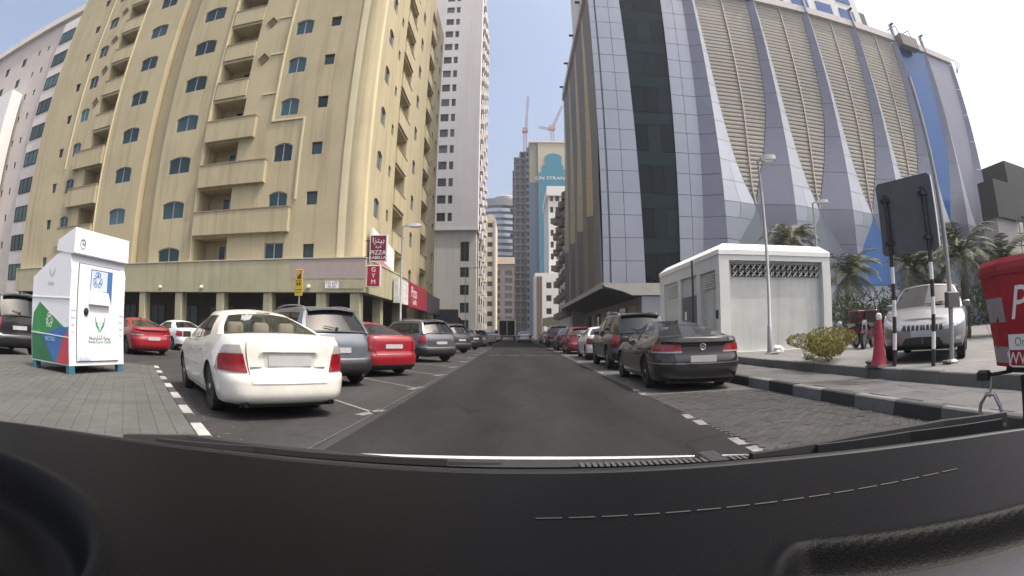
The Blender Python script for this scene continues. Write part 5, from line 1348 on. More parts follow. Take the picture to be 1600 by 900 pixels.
m = MB(); m.prism([(.54, 1.18), (1.20, 1.18), (1.09, 1.40), (.56, 1.42)], .07, T=lambda u, v, w: (u, -.04-w, v)); m.build('chute_lip', M_BINW, dr)
m = MB(); m.box(1.11, 1.24, -.042, -.034, 1.22, 1.76); m.build('chute_side', M_BINB, dr)
lettering('\u267b', .27, M_BINB, dr, (.79, -.044, 1.59), (math.pi/2, 0, 0))
m = MB(); m.lathe([(.068, -.01), (.068, -.05), (.05, -.06)], 18, 'y', (.47, 0, 1.05)); m.lathe([(.03, -.06), (.025, -.075)], 10, 'y', (.47, 0, 1.05)); m.build('lock', M_BLACK, dr)
# emblem: two green hands round a pale disc
for sg in (1, -1):
    m = MB(); hand = [(.02, .0), (.06, .06), (.13, .12), (.16, .27), (.135, .27), (.115, .17), (.09, .20), (.075, .13), (.03, .10), (.012, .05)]
    m.prism([(x*sg, z) for x, z in hand], .004, T=lambda u, v, w: (.92+u, -.030-w, .70+v)); m.build('emblem_hand', M_INKG, dr)
m = MB(); m.lathe([(.055, -.030), (.055, -.033)], 20, 'y', (.92, 0, .90)); m.build('emblem_disc', mat('pale disc', (.55, .58, .58)), dr)
lettering('\ufe94\ufed4\ufeb4\ufe97\ufeae\ufe8e\ufeb8\ufedf\ufe8d \ufe94\ufef4\ufea4\ufef4\ufead', .105, M_INKD, dr, (.92, -.031, .62), (math.pi/2, 0, 0)); lettering('Sharjah City for Charity', .075, M_INKG, dr, (.92, -.031, .545), (math.pi/2, 0, 0))
lettering('\ufee2\ufef4\ufead\ufea9 \ufe96\ufead\ufe98\ufef2', .055, M_INKB, dr, (.42, -.031, .285), (math.pi/2, 0, 0)); lettering('clothes shoes bags', .05, M_INKB, dr, (.44, -.031, .24), (math.pi/2, 0, 0))
for i, t in enumerate(('Clothes', 'Shoes', 'Bags', 'Toys')):
    lettering(t, .05, M_INKB, bn, (.105, -.004, 1.06-.12*i), (math.pi/2, 0, 0)); lettering(t, .05, M_INKB, bn, (BW-.105, -.004, 1.02-.12*i), (math.pi/2, 0, 0))
m = MB(); m.tube([(.08*math.cos(a*math.pi/12), .08*math.sin(a*math.pi/12), 0) for a in range(25)], .007, 6); mk = m.build('round_mark', M_INKD, bn, (.24, -.045, 2.16)); mk.rotation_euler = (math.pi/2, 0, 0)
lettering('106', .075, M_INKD, bn, (.24, -.048, 2.16), (math.pi/2, 0, 0))
# printed side facing the camera (x = 0 plane), drawn as flat panels of colour
def side_print(name, pts, m_, k): mb = MB(); mb.prism(pts, .003*k, T=lambda u, v, w: (-.001-w, u, v)); mb.build(name, m_, bn)
side_print('side_print', [(0.02, .16), (BD-.02, .16), (BD-.02, .62), (.02, .60)], M_BING2, 1); side_print('side_print', [(.02, .70), (BD-.02, .64), (BD-.1, .98), (1.25, 1.18)], M_BING, 2)
side_print('side_print', [(.02, .60), (BD-.02, .64), (BD-.02, .70), (.02, .78)], M_BING, 1.5); side_print('side_print', [(.35, .16), (.62, .16), (1.1, .60), (.35, .78), (.02, .74)], M_BINB, 3); side_print('side_print', [(.02, .16), (.50, .16), (.22, .60), (.02, .72)], M_BINR, 4)
side_print('side_seam', [(.0, .60), (BD, .64), (BD, .655), (.0, .615)], M_WHITE, 5); side_print('side_seam', [(.0, 1.24), (BD, 1.26), (BD, 1.275), (.0, 1.255)], M_WHITE, 5)
lettering('\u267b', .26, M_WHITE, bn, (-.012, .80, .86), (math.pi/2, 0, -math.pi/2)); lettering('RECYCLE', .10, M_INKB, bn, (-.017, .75, .55), (math.pi/2, 0, -math.pi/2))
for sg in (1, -1):
    m = MB(); m.prism([(x*sg*.8, z*.6) for x, z in hand], .003, T=lambda u, v, w: (-.001-w, .78+u, 1.60+v)); m.build('emblem_hand', mat('grey ink', (.36, .38, .40), .6), bn)
lettering('Charity', .09, MATS['grey ink'], bn, (-.003, .80, 1.50), (math.pi/2, 0, -math.pi/2))
for (x, y) in ((.09, .08), (BW-.09, .08), (.09, BD-.1), (BW-.09, BD-.1)):
    m = MB(); m.cbox(x-.09, x+.09, y-.07, y+.07, 0, .15, .015); m.build('foot', M_FOOT, bn)
# ---------------------------------------------------------------- lamp posts, signs, cone
M_GALV = mat('galvanised steel', (.30, .30, .295), .5, .5, var=.1, vs=4); M_POSTW = mat('white post paint', (.66, .66, .63), .6, var=.1, vs=6); M_POSTB = mat('black post paint', (.02, .02, .021), .6, var=.2, vs=6)
def lamp_post(label, x, y, z, h, arm, head_l=.55):
    t = thing('street_lamp', label, 'street lamp', (x, y, z), 0, 'street lamps')
    m = MB(); m.tube([(0, 0, 0), (0, 0, .9), (0, 0, .92), (0, 0, h)], [.085, .08, .06, .045], 10); m.build('pole', M_GALV, t, smooth=50)
    m = MB(); m.lathe([(.16, 0), (.16, .03), (.10, .05)], 12); m.build('base_plate', M_GALV, t)
    m = MB(); m.tube([(0, 0, h-.12), (arm[0]*.3, arm[1]*.3, h+.02), (arm[0], arm[1], h+.05)], .03, 8); m.build('arm', M_GALV, t, smooth=50)
    a = math.atan2(arm[1], arm[0]); m = MB()
    m.loft([[(x_, -w, z0), (x_, w, z0), (x_, w*.8, z1), (x_, -w*.8, z1)] for x_, w, z0, z1 in ((0, .07, -.05, .06), (.12, .13, -.08, .10), (head_l, .13, -.07, .10), (head_l+.08, .09, -.04, .06))], True, True)
    o = m.build('lamp_head', mat('grey lamp housing', (.46, .46, .45), .5), t, (arm[0], arm[1], h+.05), 40); o.rotation_euler = (0, 0, a)
    m = MB(); m.box(.14, head_l-.03, -.10, .10, -.10, -.075); m.build('lamp_glass', mat('milky lamp glass', (.6, .6, .57), .3), o)
    return t
lamp_post('grey street lamp in front of the white electricity hut', 7.95, 14.4, .37, 6.25, (.12, -.05), .42)
lamp_post('second grey street lamp behind the electricity hut', 15.3, 22.0, .37, 7.1, (.2, -.1), .6)
lamp_post('street lamp by the corner of the yellow block', -6.05, 26.8, 0, 6.9, (.25, 0), .7)
lamp_post('thin street lamp in front of the white tower', -6.3, 66, 0, 9.6, (.9, -.2), .7)
tp = thing('thin_post', 'thin dark post standing beside the side wall of the electricity hut', 'post', (6.72, 18.3, .37))
m = MB(); m.tube([(0, 0, 0), (.01, 0, 3.45)], .045, 8); m.build('pole', mat('dark grey post paint', (.05, .05, .052), .6, var=.15, vs=6), tp, smooth=50)
m = MB(); m.lathe([(.10, 0), (.10, .03), (.05, .05)], 10); m.build('base_plate', M_GALV, tp)
ps = thing('parking_sign', 'yellow parking sign on a pole between the cream sedan and the SUV', 'sign', (-8.05, 17.8, 0), R(-12))
m = MB(); m.tube([(0, .03, 0), (0, .03, 3.3)], .035, 8); m.build('pole', M_GALV, ps)
m = MB(); m.cbox(-.19, .19, -.02, .0, 2.45, 3.45, .01); pl_ = m.build('plate', mat('yellow sign face', (.68, .47, .03), .5, var=.05), ps)
m = MB(); m.box(-.07, .11, -.026, -.02, 3.08, 3.40); m.build('panel', mat('maroon panel', (.17, .03, .02), .5), pl_)
lettering('P', .27, M_WHITE, pl_, (.0, -.03, 3.27), (math.pi/2, 0, 0)); lettering('\u25c0 \u25b6', .14, M_BLACK, pl_, (0, -.025, 2.88), (math.pi/2, 0, 0), xs=.9)
for t, z in (('8am - 10pm', 3.02), ('Sat - Thu', 2.96), ('PAY & DISPLAY', 2.68), ('2 AED / hr', 2.58)): lettering(t, .055, M_POSTB, pl_, (0, -.025, z), (math.pi/2, 0, 0))
sg = thing('road_sign', 'grey back of a large road sign on two black and white striped posts', 'sign', (0, 0, .37))
pA, pB = Vector((6.88, 7.22, 0)), Vector((7.22, 6.42, 0))
for p, tilt in ((pA, -.03), (pB, -.02)):
    for k in range(7):
        m = MB(); z0, z1 = .30*k+(0 if k else 0), .30*(k+1)
        m.tube([(p.x, p.y, z0), (p.x, p.y, z1)], .042, 10); m.build('post_band', (M_POSTB, M_POSTW)[k % 2], sg, smooth=50)
    m = MB(); m.tube([(p.x, p.y, 2.1), (p.x, p.y, 3.15)], .042, 10); m.build('post', M_POSTB, sg, smooth=50)
    for z in (2.2, 3.0): m = MB(); m.box(p.x-.09, p.x+.09, p.y-.06, p.y+.06, z, z+.065); m.build('clamp', M_POSTB, sg)
sd = (pB-pA).normalized(); nrm = Vector((-sd.y, sd.x, 0)); nrm = -nrm if nrm.dot(Vector((-1, -1, 0))) < 0 else nrm     # nrm points to the camera
c0 = (pA+pB)/2-nrm*.055; W2 = .64
m = MB(); q = []
for (u, z) in ((-W2+.06, 2.02), (W2-.06, 2.02), (W2, 2.08), (W2, 3.34), (W2-.06, 3.40), (-W2+.06, 3.40), (-W2, 3.34), (-W2, 2.08)): q.append((u, z))
m.prism(q, .03, T=lambda u, v, w: tuple(c0+sd*u-nrm*w+Vector((0, 0, v)))); m.build('sign_board', mat('dark grey sign back', (.085, .09, .093), .5, .15, var=.12, vs=3), sg)
m = MB(); m.prism([(W2+.002, 2.08), (W2+.02, 2.08), (W2+.02, 3.34), (W2+.002, 3.34)], .035, T=lambda u, v, w: tuple(c0+sd*u-nrm*w+Vector((0, 0, v)))); m.build('rim', M_WHITE, sg)
gp = thing('signal_pole', 'tall leaning grey pole with a small box beside the striped posts', 'pole', (7.82, 6.42, .37))
m = MB(); m.tube([(0, 0, 0), (-.02, .02, 1.4), (-.06, .05, 4.6), (-.08, .06, 5.5)], [.055, .05, .045, .04], 10); m.build('pole', M_GALV, gp, smooth=60)
m = MB(); m.cbox(-.22, .20, -.10, .02, 1.0, 1.28, .02); m.build('control_box', mat('dark grey box', (.06, .06, .062), .6), gp)
m = MB(); m.lathe([(.15, 0), (.15, .04), (.08, .08)], 12); m.build('base_plate', M_GALV, gp)
cn = thing('traffic_cone', 'tall faded red traffic cone with a white tip beside the striped post', 'traffic cone', (6.62, 7.42, .375))
m = MB(); m.lathe([(.175, .03), (.16, .06), (.135, .18), (.055, .82), (.05, .86)], 20); m.build('cone', mat('faded red plastic', (.34, .022, .05), .55, var=.12, vs=5), cn, smooth=50)
m = MB(); m.lathe([(.052, .86), (.062, .90), (.055, .96), (.02, .98)], 16); m.build('tip', mat('white plastic tip', (.72, .70, .66), .5), cn, smooth=50)
m = MB(); m.cbox(-.22, .22, -.22, .22, 0, .035, .03); m.build('base', M_BLACK, cn)
# plastic bags and rubble lying on the forecourt edge
def crumple(name, label, x, y, z, s, m_, seed, cat):
    r = random.Random(seed); bm = bmesh.new(); bmesh.ops.create_icosphere(bm, subdivisions=2, radius=1)
    for v in bm.verts: k = r.uniform(.65, 1.15); v.co = Vector((v.co.x*k*s[0], v.co.y*k*s[1], (v.co.z*k*.5+.42)*s[2]))
    me = bpy.data.meshes.new(name); bm.to_mesh(me); bm.free(); me.materials.append(m_); o = link(name, me, None, (x, y, z)); tag(o, label, cat); return o
M_BAG = mat('white plastic bag', (.70, .70, .70), .4, var=.08)
crumple('plastic_bag', 'crumpled white plastic bag at the foot of the street lamp', 8.12, 14.15, .38, (.20, .16, .30), M_BAG, 1, 'bag'); crumple('plastic_bag', 'small white plastic bag lying left of the yellow green bush', 7.35, 11.3, .38, (.14, .10, .12), M_BAG, 2, 'bag')
crumple('rubble_lump', 'grey lump of rubble beside the bush', 7.15, 10.8, .38, (.16, .12, .12), M_CONC, 3, 'rubble'); crumple('rubble_lump', 'pale lump of rubble beside the traffic cone', 6.78, 7.85, .38, (.15, .13, .12), M_TILE, 4, 'rubble'); crumple('rubble_lump', 'dark lump of rubble at the foot of the leaning pole', 7.62, 6.38, .38, (.12, .12, .08), M_CONC, 5, 'rubble')
# ---------------------------------------------------------------- plants
def leaf_mat(name, col, var=.35):
    if name in MATS: return MATS[name]
    m = rand_mat(name, col, var, .6, .25); b = m.node_tree.nodes['Principled BSDF']
    b.inputs['Subsurface Weight'].default_value = 0
    return m
M_BUSH = leaf_mat('yellow green leaf', (.21, .19, .05)); M_PALM = leaf_mat('palm leaf', (.125, .135, .085)); M_LEAF = leaf_mat('dark green leaf', (.055, .075, .035)); M_PALMT = mat('palm trunk', (.16, .12, .085), .95, var=.3, vs=9, bump=.8, bs=14); M_TWIG = mat('twig', (.12, .09, .06), .9)  # palm green lightened to stand in for haze
def leaf_cloud(mb, pts, size, r, flat=.3):
    for p in pts:
        s = size*r.uniform(.6, 1.3); a = Vector((r.gauss(0, 1), r.gauss(0, 1), r.gauss(0, 1)*flat+.3)).normalized(); u = a.cross(Vector((r.gauss(0, 1), r.gauss(0, 1), r.gauss(0, 1)))).normalized(); v = a.cross(u)
        p = Vector(p); mb.poly([p-u*s, p-u*s*.1+v*s*.38, p+u*s, p-u*s*.1-v*s*.38])
def bush(label, x, y, z, rx, ry, h, n, size, m_, seed, name='bush'):
    r = random.Random(seed); t = thing(name, label, 'bush', (x, y, z)); mb = MB(); pts = []
    lobes = [(r.uniform(-.6, .6)*rx, r.uniform(-.6, .6)*ry, r.uniform(.3, .75)*h, r.uniform(.35, .55)) for _ in range(11)]
    for k in range(n):
        lx, ly, lz, lr = r.choice(lobes); d = Vector((r.gauss(0, 1), r.gauss(0, 1), r.gauss(0, 1))).normalized()*r.uniform(.6, 1)**.5
        p = Vector((lx+d.x*lr*rx, ly+d.y*lr*ry, lz+d.z*lr*h*.6))
        if p.z > .01: pts.append(p)
    leaf_cloud(mb, pts, size, r); tag(mb.build('foliage', m_, t), kind='stuff')
    for lx, ly, lz, lr in lobes: st = MB(); st.tube([(lx*.15, ly*.15, 0), (lx*.5, ly*.5, lz*.5), (lx, ly, lz)], [.012, .009, .005], 5); st.build('stem', M_TWIG, t)
    return t
bush('low yellow green bush on the forecourt edge beside the electricity hut', 7.05, 9.75, .375, 1.15, 1.0, .80, 10500, .027, M_BUSH, 11)
def palm(label, x, y, h, nf, fl, seed, m_=M_PALM, droop=1.0):
    r = random.Random(seed); t = thing('palm_tree', label, 'palm tree', (x, y, .37), 0, 'palms in front of the finned tower')
    m = MB(); lean = (r.uniform(-.15, .15), r.uniform(-.15, .15)); n = 14
    m.tube([(lean[0]*(i/n)**2, lean[1]*(i/n)**2, h*i/n) for i in range(n+1)], [(.24-.07*i/n)*(1.12 if i % 2 else .95) for i in range(n+1)], 10); m.build('trunk', M_PALMT, t)
    mb = MB(); top = Vector((lean[0], lean[1], h))
    for f in range(nf):
        az = r.uniform(0, 2*math.pi); el = r.uniform(-.35, 1.25); L = fl*r.uniform(.8, 1.1); d = Vector((math.cos(az), math.sin(az), 0)); pts = []
        N = 14
        for i in range(N+1):
            s = i/N; ang = el-1.5*droop*s**1.6
            q = (pts[-1]+(d*math.cos(ang)+Vector((0, 0, math.sin(ang))))*(L/N)) if pts else top.copy(); pts.append(q)
        mb.tube(pts, [.022*(1-i/(N+1))+.004 for i in range(N+1)], 4)
        side = d.cross(Vector((0, 0, 1)))
        for i in range(2, N+1):
            for sub in (0, .5):
                if i == N and sub: continue
                p = pts[i] if not sub else (pts[i]+pts[min(N, i+1)])/2
                tg = (pts[i]-pts[i-1]).normalized(); ll = .55*fl/2.2*math.sin(math.pi*min(1, .15+.8*i/N))
                for sg_ in (1, -1):
                    v = (side*sg_*.8+tg*.55+Vector((0, 0, -.25+r.uniform(-.15, .25)))).normalized(); w = tg*.028
                    mb.poly([p-w, p+w, p+v*ll*.6+w*.7+Vector((0, 0, -.03)), p+v*ll+Vector((0, 0, -.12*ll)), p+v*ll*.6-w*.7+Vector((0, 0, -.03))])
    tag(mb.build('crown', m_, t), kind='stuff'); return t
palm('palm top rising behind the electricity hut', 15.4, 24.5, 5.5, 44, 2.2, 21)
palm('palm to the right of the electricity hut with drooping fronds', 17.2, 22.0, 3.4, 34, 2.3, 22)
palm('palm behind the left part of the road sign', 17.8, 17.2, 3.2, 36, 2.2, 23)
palm('palm behind the right part of the road sign', 18.6, 14.3, 3.4, 34, 2.3, 24)
palm('palm rightmost beside the red delivery box', 21.5, 13.6, 3.0, 34, 2.4, 25)
palm('small palm low between the two middle palms', 19.8, 17.8, 1.9, 28, 1.9, 26)
for i, (x, y, rx, h, lb) in enumerate(((15.0, 17.8, 1.9, 2.4, 'dark green hedge clump behind the motorbikes'), (16.6, 15.6, 2.0, 2.7, 'dark green hedge clump behind the grey SUV'), (18.6, 12.6, 2.0, 2.4, 'dark green hedge clump behind the red delivery box'), (17.8, 21.4, 1.7, 2.1, 'dark green hedge clump beside the hut'))):
    bush(lb, x, y, .37, rx, rx, h, 3600, .085, M_LEAF, 40+i, 'hedge_bush')
# ---------------------------------------------------------------- motorbikes
M_BIKE = mat('dark red bike plastic', (.07, .010, .015), .35, coat=.5); M_BIKEK = mat('black bike plastic', (.015, .015, .016), .5)
def scooter(label, x, y, z, rot, group=None, box=True, m_=M_BIKE, name='motorbike'):
    t = thing(name, label, 'motorbike', (x, y, z), rot, group)          # local x forward
    for cx in (-.62, .62):
        m = MB(); m.loft([[(r_*math.cos(2*math.pi*k/22), h_, r_*math.sin(2*math.pi*k/22)) for k in range(22)] for r_, h_ in ((.19, -.05), (.27, -.055), (.30, -.03), (.30, .03), (.27, .055), (.19, .05))]); w = m.build('wheel', M_TYRE, t, (cx, 0, .30), 40)
        m = MB(); m.lathe([(.19, -.03), (.05, -.04), (.05, .04), (.19, .03)], 14, 'y')
        m.build('rim', M_RIM, w)
    m = MB(); m.loft([[(x_, -w_, z0), (x_, w_, z0), (x_, w_*.8, z1), (x_, -w_*.8, z1)] for x_, w_, z0, z1 in ((-.75, .08, .55, .72), (-.4, .15, .42, .78), (0, .13, .32, .66), (.2, .15, .30, .55), (.4, .12, .38, .70), (.5, .10, .5, .95))], True, True); m.build('body', m_, t, smooth=40)
    m = MB(); m.loft([[(x_, -w_, z0), (x_, w_, z0), (x_, w_*.7, z1), (x_, -w_*.7, z1)] for x_, w_, z0, z1 in ((-.72, .12, .74, .82), (-.3, .16, .76, .86), (.12, .12, .70, .80))], True, True); m.build('seat', M_BIKEK, t, smooth=40)
    for sg_ in (1, -1): m = MB(); m.tube([(.62, sg_*.08, .30), (.46, sg_*.06, .95)], .025, 6); m.build('fork', M_RIM, t)
    m = MB(); m.tube([(.36, .36, 1.04), (.43, .12, 1.0), (.43, -.12, 1.0), (.36, -.36, 1.04)], .018, 6); m.build('handlebar', M_BIKEK, t)
    for sg_ in (1, -1): m = MB(); m.tube([(.42, sg_*.22, 1.02), (.44, sg_*.3, 1.16)], .008, 5); m.cbox(.42, .45, sg_*.3-.06, sg_*.3+.06, 1.14, 1.24, .01); m.build('mirror', M_BIKEK, t)
    m = MB(); m.lathe([(.02, .60), (.08, .58), (.09, .50), (.05, .44)], 14, 'x', (0, 0, .86)); m.build('headlight', M_HEAD, t)
    m = MB(); m.loft([[(x_, -.07, z_), (x_, .07, z_), (x_, .06, z_+.03), (x_, -.06, z_+.03)] for x_, z_ in ((.34, .58), (.5, .62), (.66, .62), (.86, .50))], True, True); m.build('mudguard', m_, t, smooth=40)
    if box: m = MB(); m.cbox(-1.0, -.52, -.24, .24, .86, 1.30, .03); m.build('top_box', m_, t)
    m = MB(); m.tube([(-.05, .12, .32), (-.12, .26, .02)], .014, 6); m.build('stand', M_RIM, t)
    return t
GB = 'motorbikes parked beside the electricity hut'
scooter('dark red motorbike nearest the hut wall, half behind the bush', 11.15, 14.3, .37, R(200), GB); scooter('dark red motorbike in the middle of the parked row', 11.75, 13.8, .37, R(215), GB); scooter('motorbike with a round grey windshield at the right of the row', 12.1, 12.9, .37, R(245), GB, box=False)
# delivery scooter at the right edge, heading back past the camera, its red box close by
DSX, DSY = 2.62, .58
ds = scooter('delivery scooter with a large red insulated box at the right edge', DSX, DSY, 0, R(-90), None, False, M_BIKEK, 'delivery_scooter')
M_BOXR = mat('red insulated box', (.33, .014, .028), .42, var=.06, vs=2, coat=.2)
def toloc(x, y, z): return Vector((-(y-DSY), x-DSX, z))           # world point to the scooter's own frame
def box_ring(k, z): return [toloc(*p) for p in ((2.30+k, 1.02+k, z), (2.92-k, 1.02+k, z), (2.92-k, 1.60-k, z), (2.82-k, 1.72-k, z), (2.40+k*.6, 1.72-k, z), (2.30+k, 1.52-k*.5, z))]
m = MB(); m.loft([box_ring(.085, .90), box_ring(.0, 1.36), box_ring(-.004, 1.40), box_ring(.008, 1.425)], True, True); db = m.build('insulated_box', M_BOXR, ds)
m = MB(); m.loft([box_ring(-.008, 1.345), box_ring(-.008, 1.368)], True, True); m.build('lid_band', mat('dark red band', (.22, .01, .02), .5), db)
M_REFL = mat('silver reflective strip', (.36, .34, .38), .35, .3, var=.2, vs=20)
fk = lambda z: .085*(1.36-z)/.46
for (z0, z1) in ((1.12, 1.24), (.92, 1.0)):
    m = MB(); q = []
    for z, rev in ((z0, 0), (z1, 1)):
        k = fk(z); a, b = toloc(2.40+k*.6-.004, 1.72-k-.005, z), toloc(2.30+k-.004, 1.52-k*.5, z); q += [b, a] if rev else [a, b]
    m.poly(q); m.build('reflective_strip', M_REFL, db)
def on_side(y, z, d=.003): return toloc(2.30+fk(z)-d, y, z)
RS = (math.pi/2+.183, 0, 0)
lettering('Pizza', .23, M_WHITE, db, on_side(1.24, 1.20), RS, shear=.3, depth=.001)
m = MB(); m.poly([on_side(1.49, .985), on_side(1.04, .985), on_side(1.04, 1.06), on_side(1.49, 1.06)]); m.build('white_band', M_WHITE, db)
lettering('Order online', .062, mat('grey print', (.25, .25, .25), .6), db, on_side(1.28, 1.022, .005), RS, depth=.001); lettering('WWW.PIZZA.AE', .085, M_WHITE, db, on_side(1.19, .942), RS, depth=.001)
m = MB(); m.tube([on_side(1.49, .985), on_side(1.49, .915), on_side(1.47, .905), on_side(1.04, .905)], .004, 5); m.build('white_outline', M_WHITE, db)
m = MB(); m.box(-.98, -.50, -.17, .20, .868, .895); m.build('rack', M_BIKEK, ds)
m = MB(); m.loft([[(-.80, -.10, .30), (-.80, .16, .30), (-.40, .16, .30), (-.40, -.10, .30)], [(-.90, -.12, .85), (-.90, .20, .85), (-.40, .20, .85), (-.40, -.12, .85)]], True, True); m.build('rear_cowl', M_BIKEK, ds)
m = MB(); m.tube([toloc(2.32, 1.62, .56), toloc(2.30, 1.64, .64), toloc(2.30, 1.64, .72), toloc(2.30, 1.60, .775), toloc(2.30, 1.54, .775), toloc(2.31, 1.50, .72), toloc(2.36, 1.48, .62)], .011, 8); m.build('crash_bar', M_RIM, ds, smooth=60)
m = MB(); m.tube([toloc(2.30, 1.57, .86), toloc(2.30, 1.575, .76)], .006, 6); m.build('hook', M_RIM, ds)
m = MB(); m.tube([toloc(2.45, 1.52, .875), toloc(2.32, 1.62, .865)], .010, 6); m.cbox(*sorted((-(1.68-DSY), -(1.60-DSY))), -.34, -.27, .84, .89, .012); m.build('indicator', M_BIKEK, ds)
# ---------------------------------------------------------------- far street furniture
tr = thing('delivery_truck', 'small box truck at the far end of the road', 'truck', (-1.0, 74, 0))
m = MB(); m.box(-1.3, 1.3, 0, 5, .8, 3.2); m.build('cargo_box', M_WHT, tr)
m = MB(); m.box(-1.1, -.05, -.03, 0, .9, 3.0); m.build('rear_door', M_DARK, tr); m = MB(); m.box(.05, 1.1, -.03, 0, .9, 3.0); m.build('rear_door', M_DARK, tr)
m = MB(); m.cbox(-1.2, 1.2, 5.1, 6.7, .6, 2.4, .15); m.build('cab', M_WHT, tr)
for x in (-1.05, 1.05):
    for y in (.9, 5.9): m = MB(); m.lathe([(.25, -.12), (.42, -.12), (.42, .12), (.25, .12)], 18, 'x', (x, y, .42)); m.build('wheel', M_TYRE, tr)
sgn = thing('road_sign', 'small dark round road sign on a thin pole far up the left side', 'sign', (-6.5, 58, 0))
m = MB(); m.tube([(0, 0, 0), (0, 0, 3.4)], .05, 6); m.build('pole', M_GALV, sgn); m = MB(); m.lathe([(.42, -.03), (.42, .03)], 18, 'y', (.1, 0, 2.6)); m.build('disc', M_POSTB, sgn); m = MB(); m.box(-.9, -.1, -.03, .03, 2.9, 3.5); m.build('plate', M_POSTB, sgn)
aw = thing('shop_awning', 'pale green canopy over a shop at the far right end of the road', 'awning', (5.4, 96, 0))
m = MB(); m.prism([(0, 2.6), (3.6, 2.6), (3.6, 4.6), (0, 4.0)], 6, T=lambda u, v, w: (u, w, v)); m.build('canopy', mat('pale green canvas', (.55, .58, .40), .8), aw)
for x in (.1, 3.5): m = MB(); m.box(x-.08, x+.08, .1, .26, 0, 2.6); m.build('post', M_GALV, aw)
bd = thing('billboard', 'low dark board on the pavement beyond the shop signs', 'sign', (-8.3, 52, 0))
m = MB(); m.box(0, 2.6, 0, .3, 1.3, 3.6); m.build('board', mat('dark board', (.03, .03, .032), .6), bd); 
for x in (.2, 2.2): m = MB(); m.box(x, x+.15, .1, .25, 0, 1.3); m.build('leg', M_GALV, bd)
# ---------------------------------------------------------------- the car the camera sits in
own = thing('own_car', 'black dashboard, wiper and white bonnet edge of the car the camera is in', 'car', (0, 0, 0))
M_DASH = mat('black dashboard', (.0026, .0026, .0031), .48, spec=.08, var=.12, vs=5, bump=.10, bs=420)
M_FRIT = mat('black glass border', (.003, .003, .003), .5); M_COWL = mat('black cowl plastic', (.020, .020, .021), .6, bump=.3, bs=60); M_HOODW = mat('own white bonnet', (.74, .74, .74), .25, coat=.8)
EDGE = [(-.92, .30), (-.80, .447), (-.671, .512), (-.549, .552), (-.338, .593), (-.16, .602), (0, .600), (.152, .592), (.322, .574), (.516, .526), (.66, .468), (.743, .422), (.86, .33)]
def edge(x): return pch(EDGE, x)
XS = [-.90+1.74*i/58 for i in range(59)]
def sst(t): t = max(0., min(1., t)); return t*t*(3-2*t)
def dash_z(x, y):
    z = .98-.02*max(0, (edge(x)-y)/.6)
    # instrument hood on the left: a deep step down inside a curved rim
    e = math.sqrt(((x+.56)/.275)**2+((y-.16)/.19)**2)
    z += .004*math.exp(-((e-1.03)/.05)**2)-.055*sst((1.0-e)/.16)+.030*sst((.78-e)/.35)
    # passenger side: raised lip, steep wall, then a shallow tray floor rising towards the seat
    lip = .352-.40*max(0., x-.20)-.9*max(0., .235-x)**1.5*6
    ey = lip-y; k = sst((x-.175)/.03)
    z += k*(.005*math.exp(-(ey/.008)**2)-.026*sst(ey/.03))
    return z
m = MB(); NY = 110
m.grid([[(x, lerp(.02, edge(x), j/NY), dash_z(x, lerp(.02, edge(x), j/NY))) for x in [-.90+1.74*i/240 for i in range(241)]] for j in range(NY+1)])
m.build('dashboard_top', M_DASH, own, smooth=60)
m = MB(); m.grid([[(x, edge(x)+d, .98+z) for x in XS] for d, z in ((-.004, -.01), (.006, .0005), (.03, -.002), (.047, -.010))]); m.build('windshield_border', M_FRIT, own, smooth=60)
m = MB(); m.grid([[(x*1.02, edge(x)+d*(1-.75*x*x), z) for x in XS] for d, z in ((.05, .975), (.06, .950), (.12, .946), (.225, .942), (.25, .915))]); m.build('cowl', M_COWL, own, smooth=50)
for i in range(46):
    x = .10+.0095*i if i < 34 else .46+.0095*(i-34)
    if .30 < x < .335: continue
    m = MB(); m.box(x, x+.0055, edge(x)+.10, edge(x)+.17, .940, .950); m.build('vent_rib', mat('grey vent rib', (.06, .06, .062), .5), own)
m = MB(); m.cbox(.295, .335, edge(.3)+.13, edge(.3)+.21, .938, .951, .005); m.build('washer_jet', M_COWL, own)
m = MB(); m.grid([[(x*1.02, edge(x)+d*(1-.75*x*x), z) for x in XS] for d, z in ((.25, .905), (.27, .920), (.315, .9245), (.35, .915), (.45, .887), (.70, .80), (.9, .66))]); m.build('bonnet', M_HOODW, own, smooth=60)
def arm(pts, w, h):
    mm = MB(); V = [Vector(p) for p in pts]
    for i in range(len(V)-1): mm.loft([[V[k]+Vector((0, -w, 0)), V[k]+Vector((0, w, 0)), V[k]+Vector((0, w*.6, h)), V[k]+Vector((0, -w*.6, h))] for k in (i, i+1)], True, True)
    return mm
for pts in ([(-.62, .62, .955), (-.526, .69, .956), (-.309, .75, .944), (-.02, .79, .930)], [(.36, .70, .945), (.56, .645, .962), (.70, .59, .970), (.82, .52, .972)]):
    o = arm(pts, .011, .016).build('wiper_arm', M_BLACK, own)
for pts in ([(-.56, .64, .950), (-.40, .70, .948), (-.1, .75, .94)], [(.46, .66, .95), (.62, .60, .958), (.78, .50, .965)]):
    arm(pts, .006, .02).build('wiper_blade', M_BLACK, own)
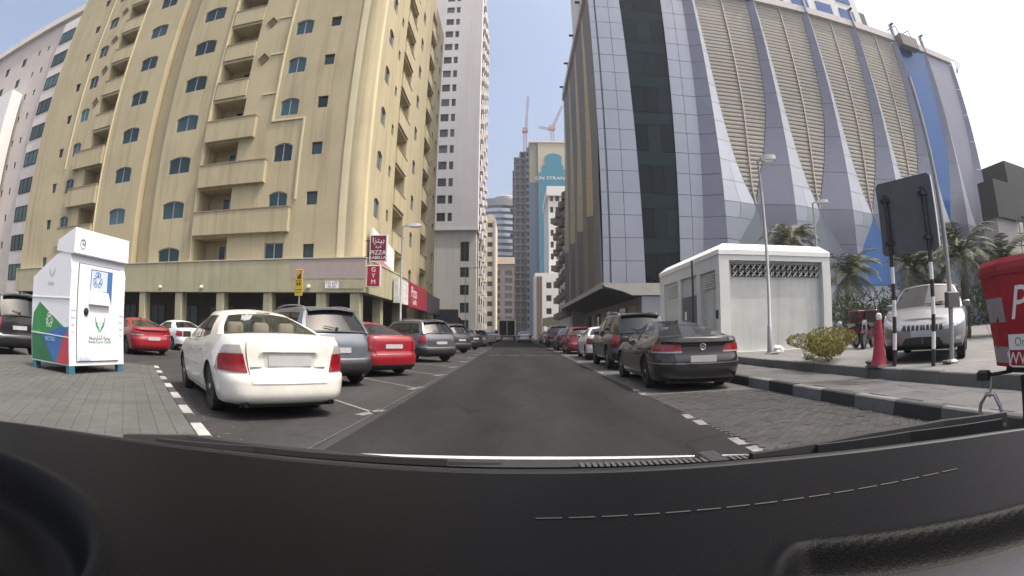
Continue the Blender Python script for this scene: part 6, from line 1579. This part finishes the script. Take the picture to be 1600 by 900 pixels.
for k in range(16):
    x = .02+.031*k; y = .455-.06*(x/.5)**2+.0; m = MB(); m.tube([(x, y, dash_z(x, y)+.0008), (x+.025, y-.0035*(x*4), dash_z(x+.025, y-.0035*x*4)+.0008)], .0008, 4); m.build('stitch', mat('grey stitching', (.009, .009, .0095), .6), own)
# glossy sheet added over the passenger tray floor to show a sky sheen
m = MB(); LX = [.205+.40*i/60 for i in range(61)]
def lip_y(x): return .352-.40*max(0., x-.20)-.9*max(0., .235-x)**1.5*6
m.grid([[(x, lip_y(x)-d, dash_z(x, lip_y(x)-d)+.0012) for x in LX] for d in [.030+.008*j for j in range(24)]]); m.build('tray_sheen', mat('glossy tray sheen', (.010, .010, .0125), .34, spec=.5, var=.1, bump=.06, bs=300), own, smooth=60)
# cabin roof and pillars over the camera, outside the picture: they shade the dashboard as the real car does
def roof_row(y, z0, w): return [(x, y+(.12-.62*x*x if y > -.1 else 0), z0-.05*(x/.7)**2) for x in [w*k/4 for k in range(-4, 5)]]
m = MB(); m.grid([roof_row(y, 1.50, .66) for y in (-1.9, -1.0, -.4, 0)]); m.build('roof', M_HOODW, own)
m = MB(); m.grid([roof_row(y, 1.485, .64) for y in (-1.9, -1.0, -.4, -.01)]); m.build('headliner', mat('grey headliner', (.25, .25, .24), .9), own)
for sg_ in (1, -1): m = MB(); m.box(min(sg_*.70, sg_*.80), max(sg_*.70, sg_*.80), -1.9, .0, .25, .95); m.build('door', M_HOODW, own)
m = MB(); m.box(-.7, .7, -.12, .02, .3, .955); m.build('dashboard_face', M_DASH, own)
# ---------------------------------------------------------------- dusty air
hz = MB(); hz.box(-1600, 1600, -1600, 1600, -2, 124)
hm = bpy.data.materials.new('dusty haze'); hm.use_nodes = True; hm.node_tree.nodes.clear()
ho = hm.node_tree.nodes.new('ShaderNodeOutputMaterial'); hv = hm.node_tree.nodes.new('ShaderNodeVolumePrincipled')
hv.inputs['Color'].default_value = (.86, .90, .96, 1); hv.inputs['Density'].default_value = .0006; hv.inputs['Anisotropy'].default_value = .3
hm.node_tree.links.new(hv.outputs[0], ho.inputs['Volume'])
tag(hz.build('haze', hm), 'thin dusty haze hanging over the whole street', 'haze', kind='stuff')
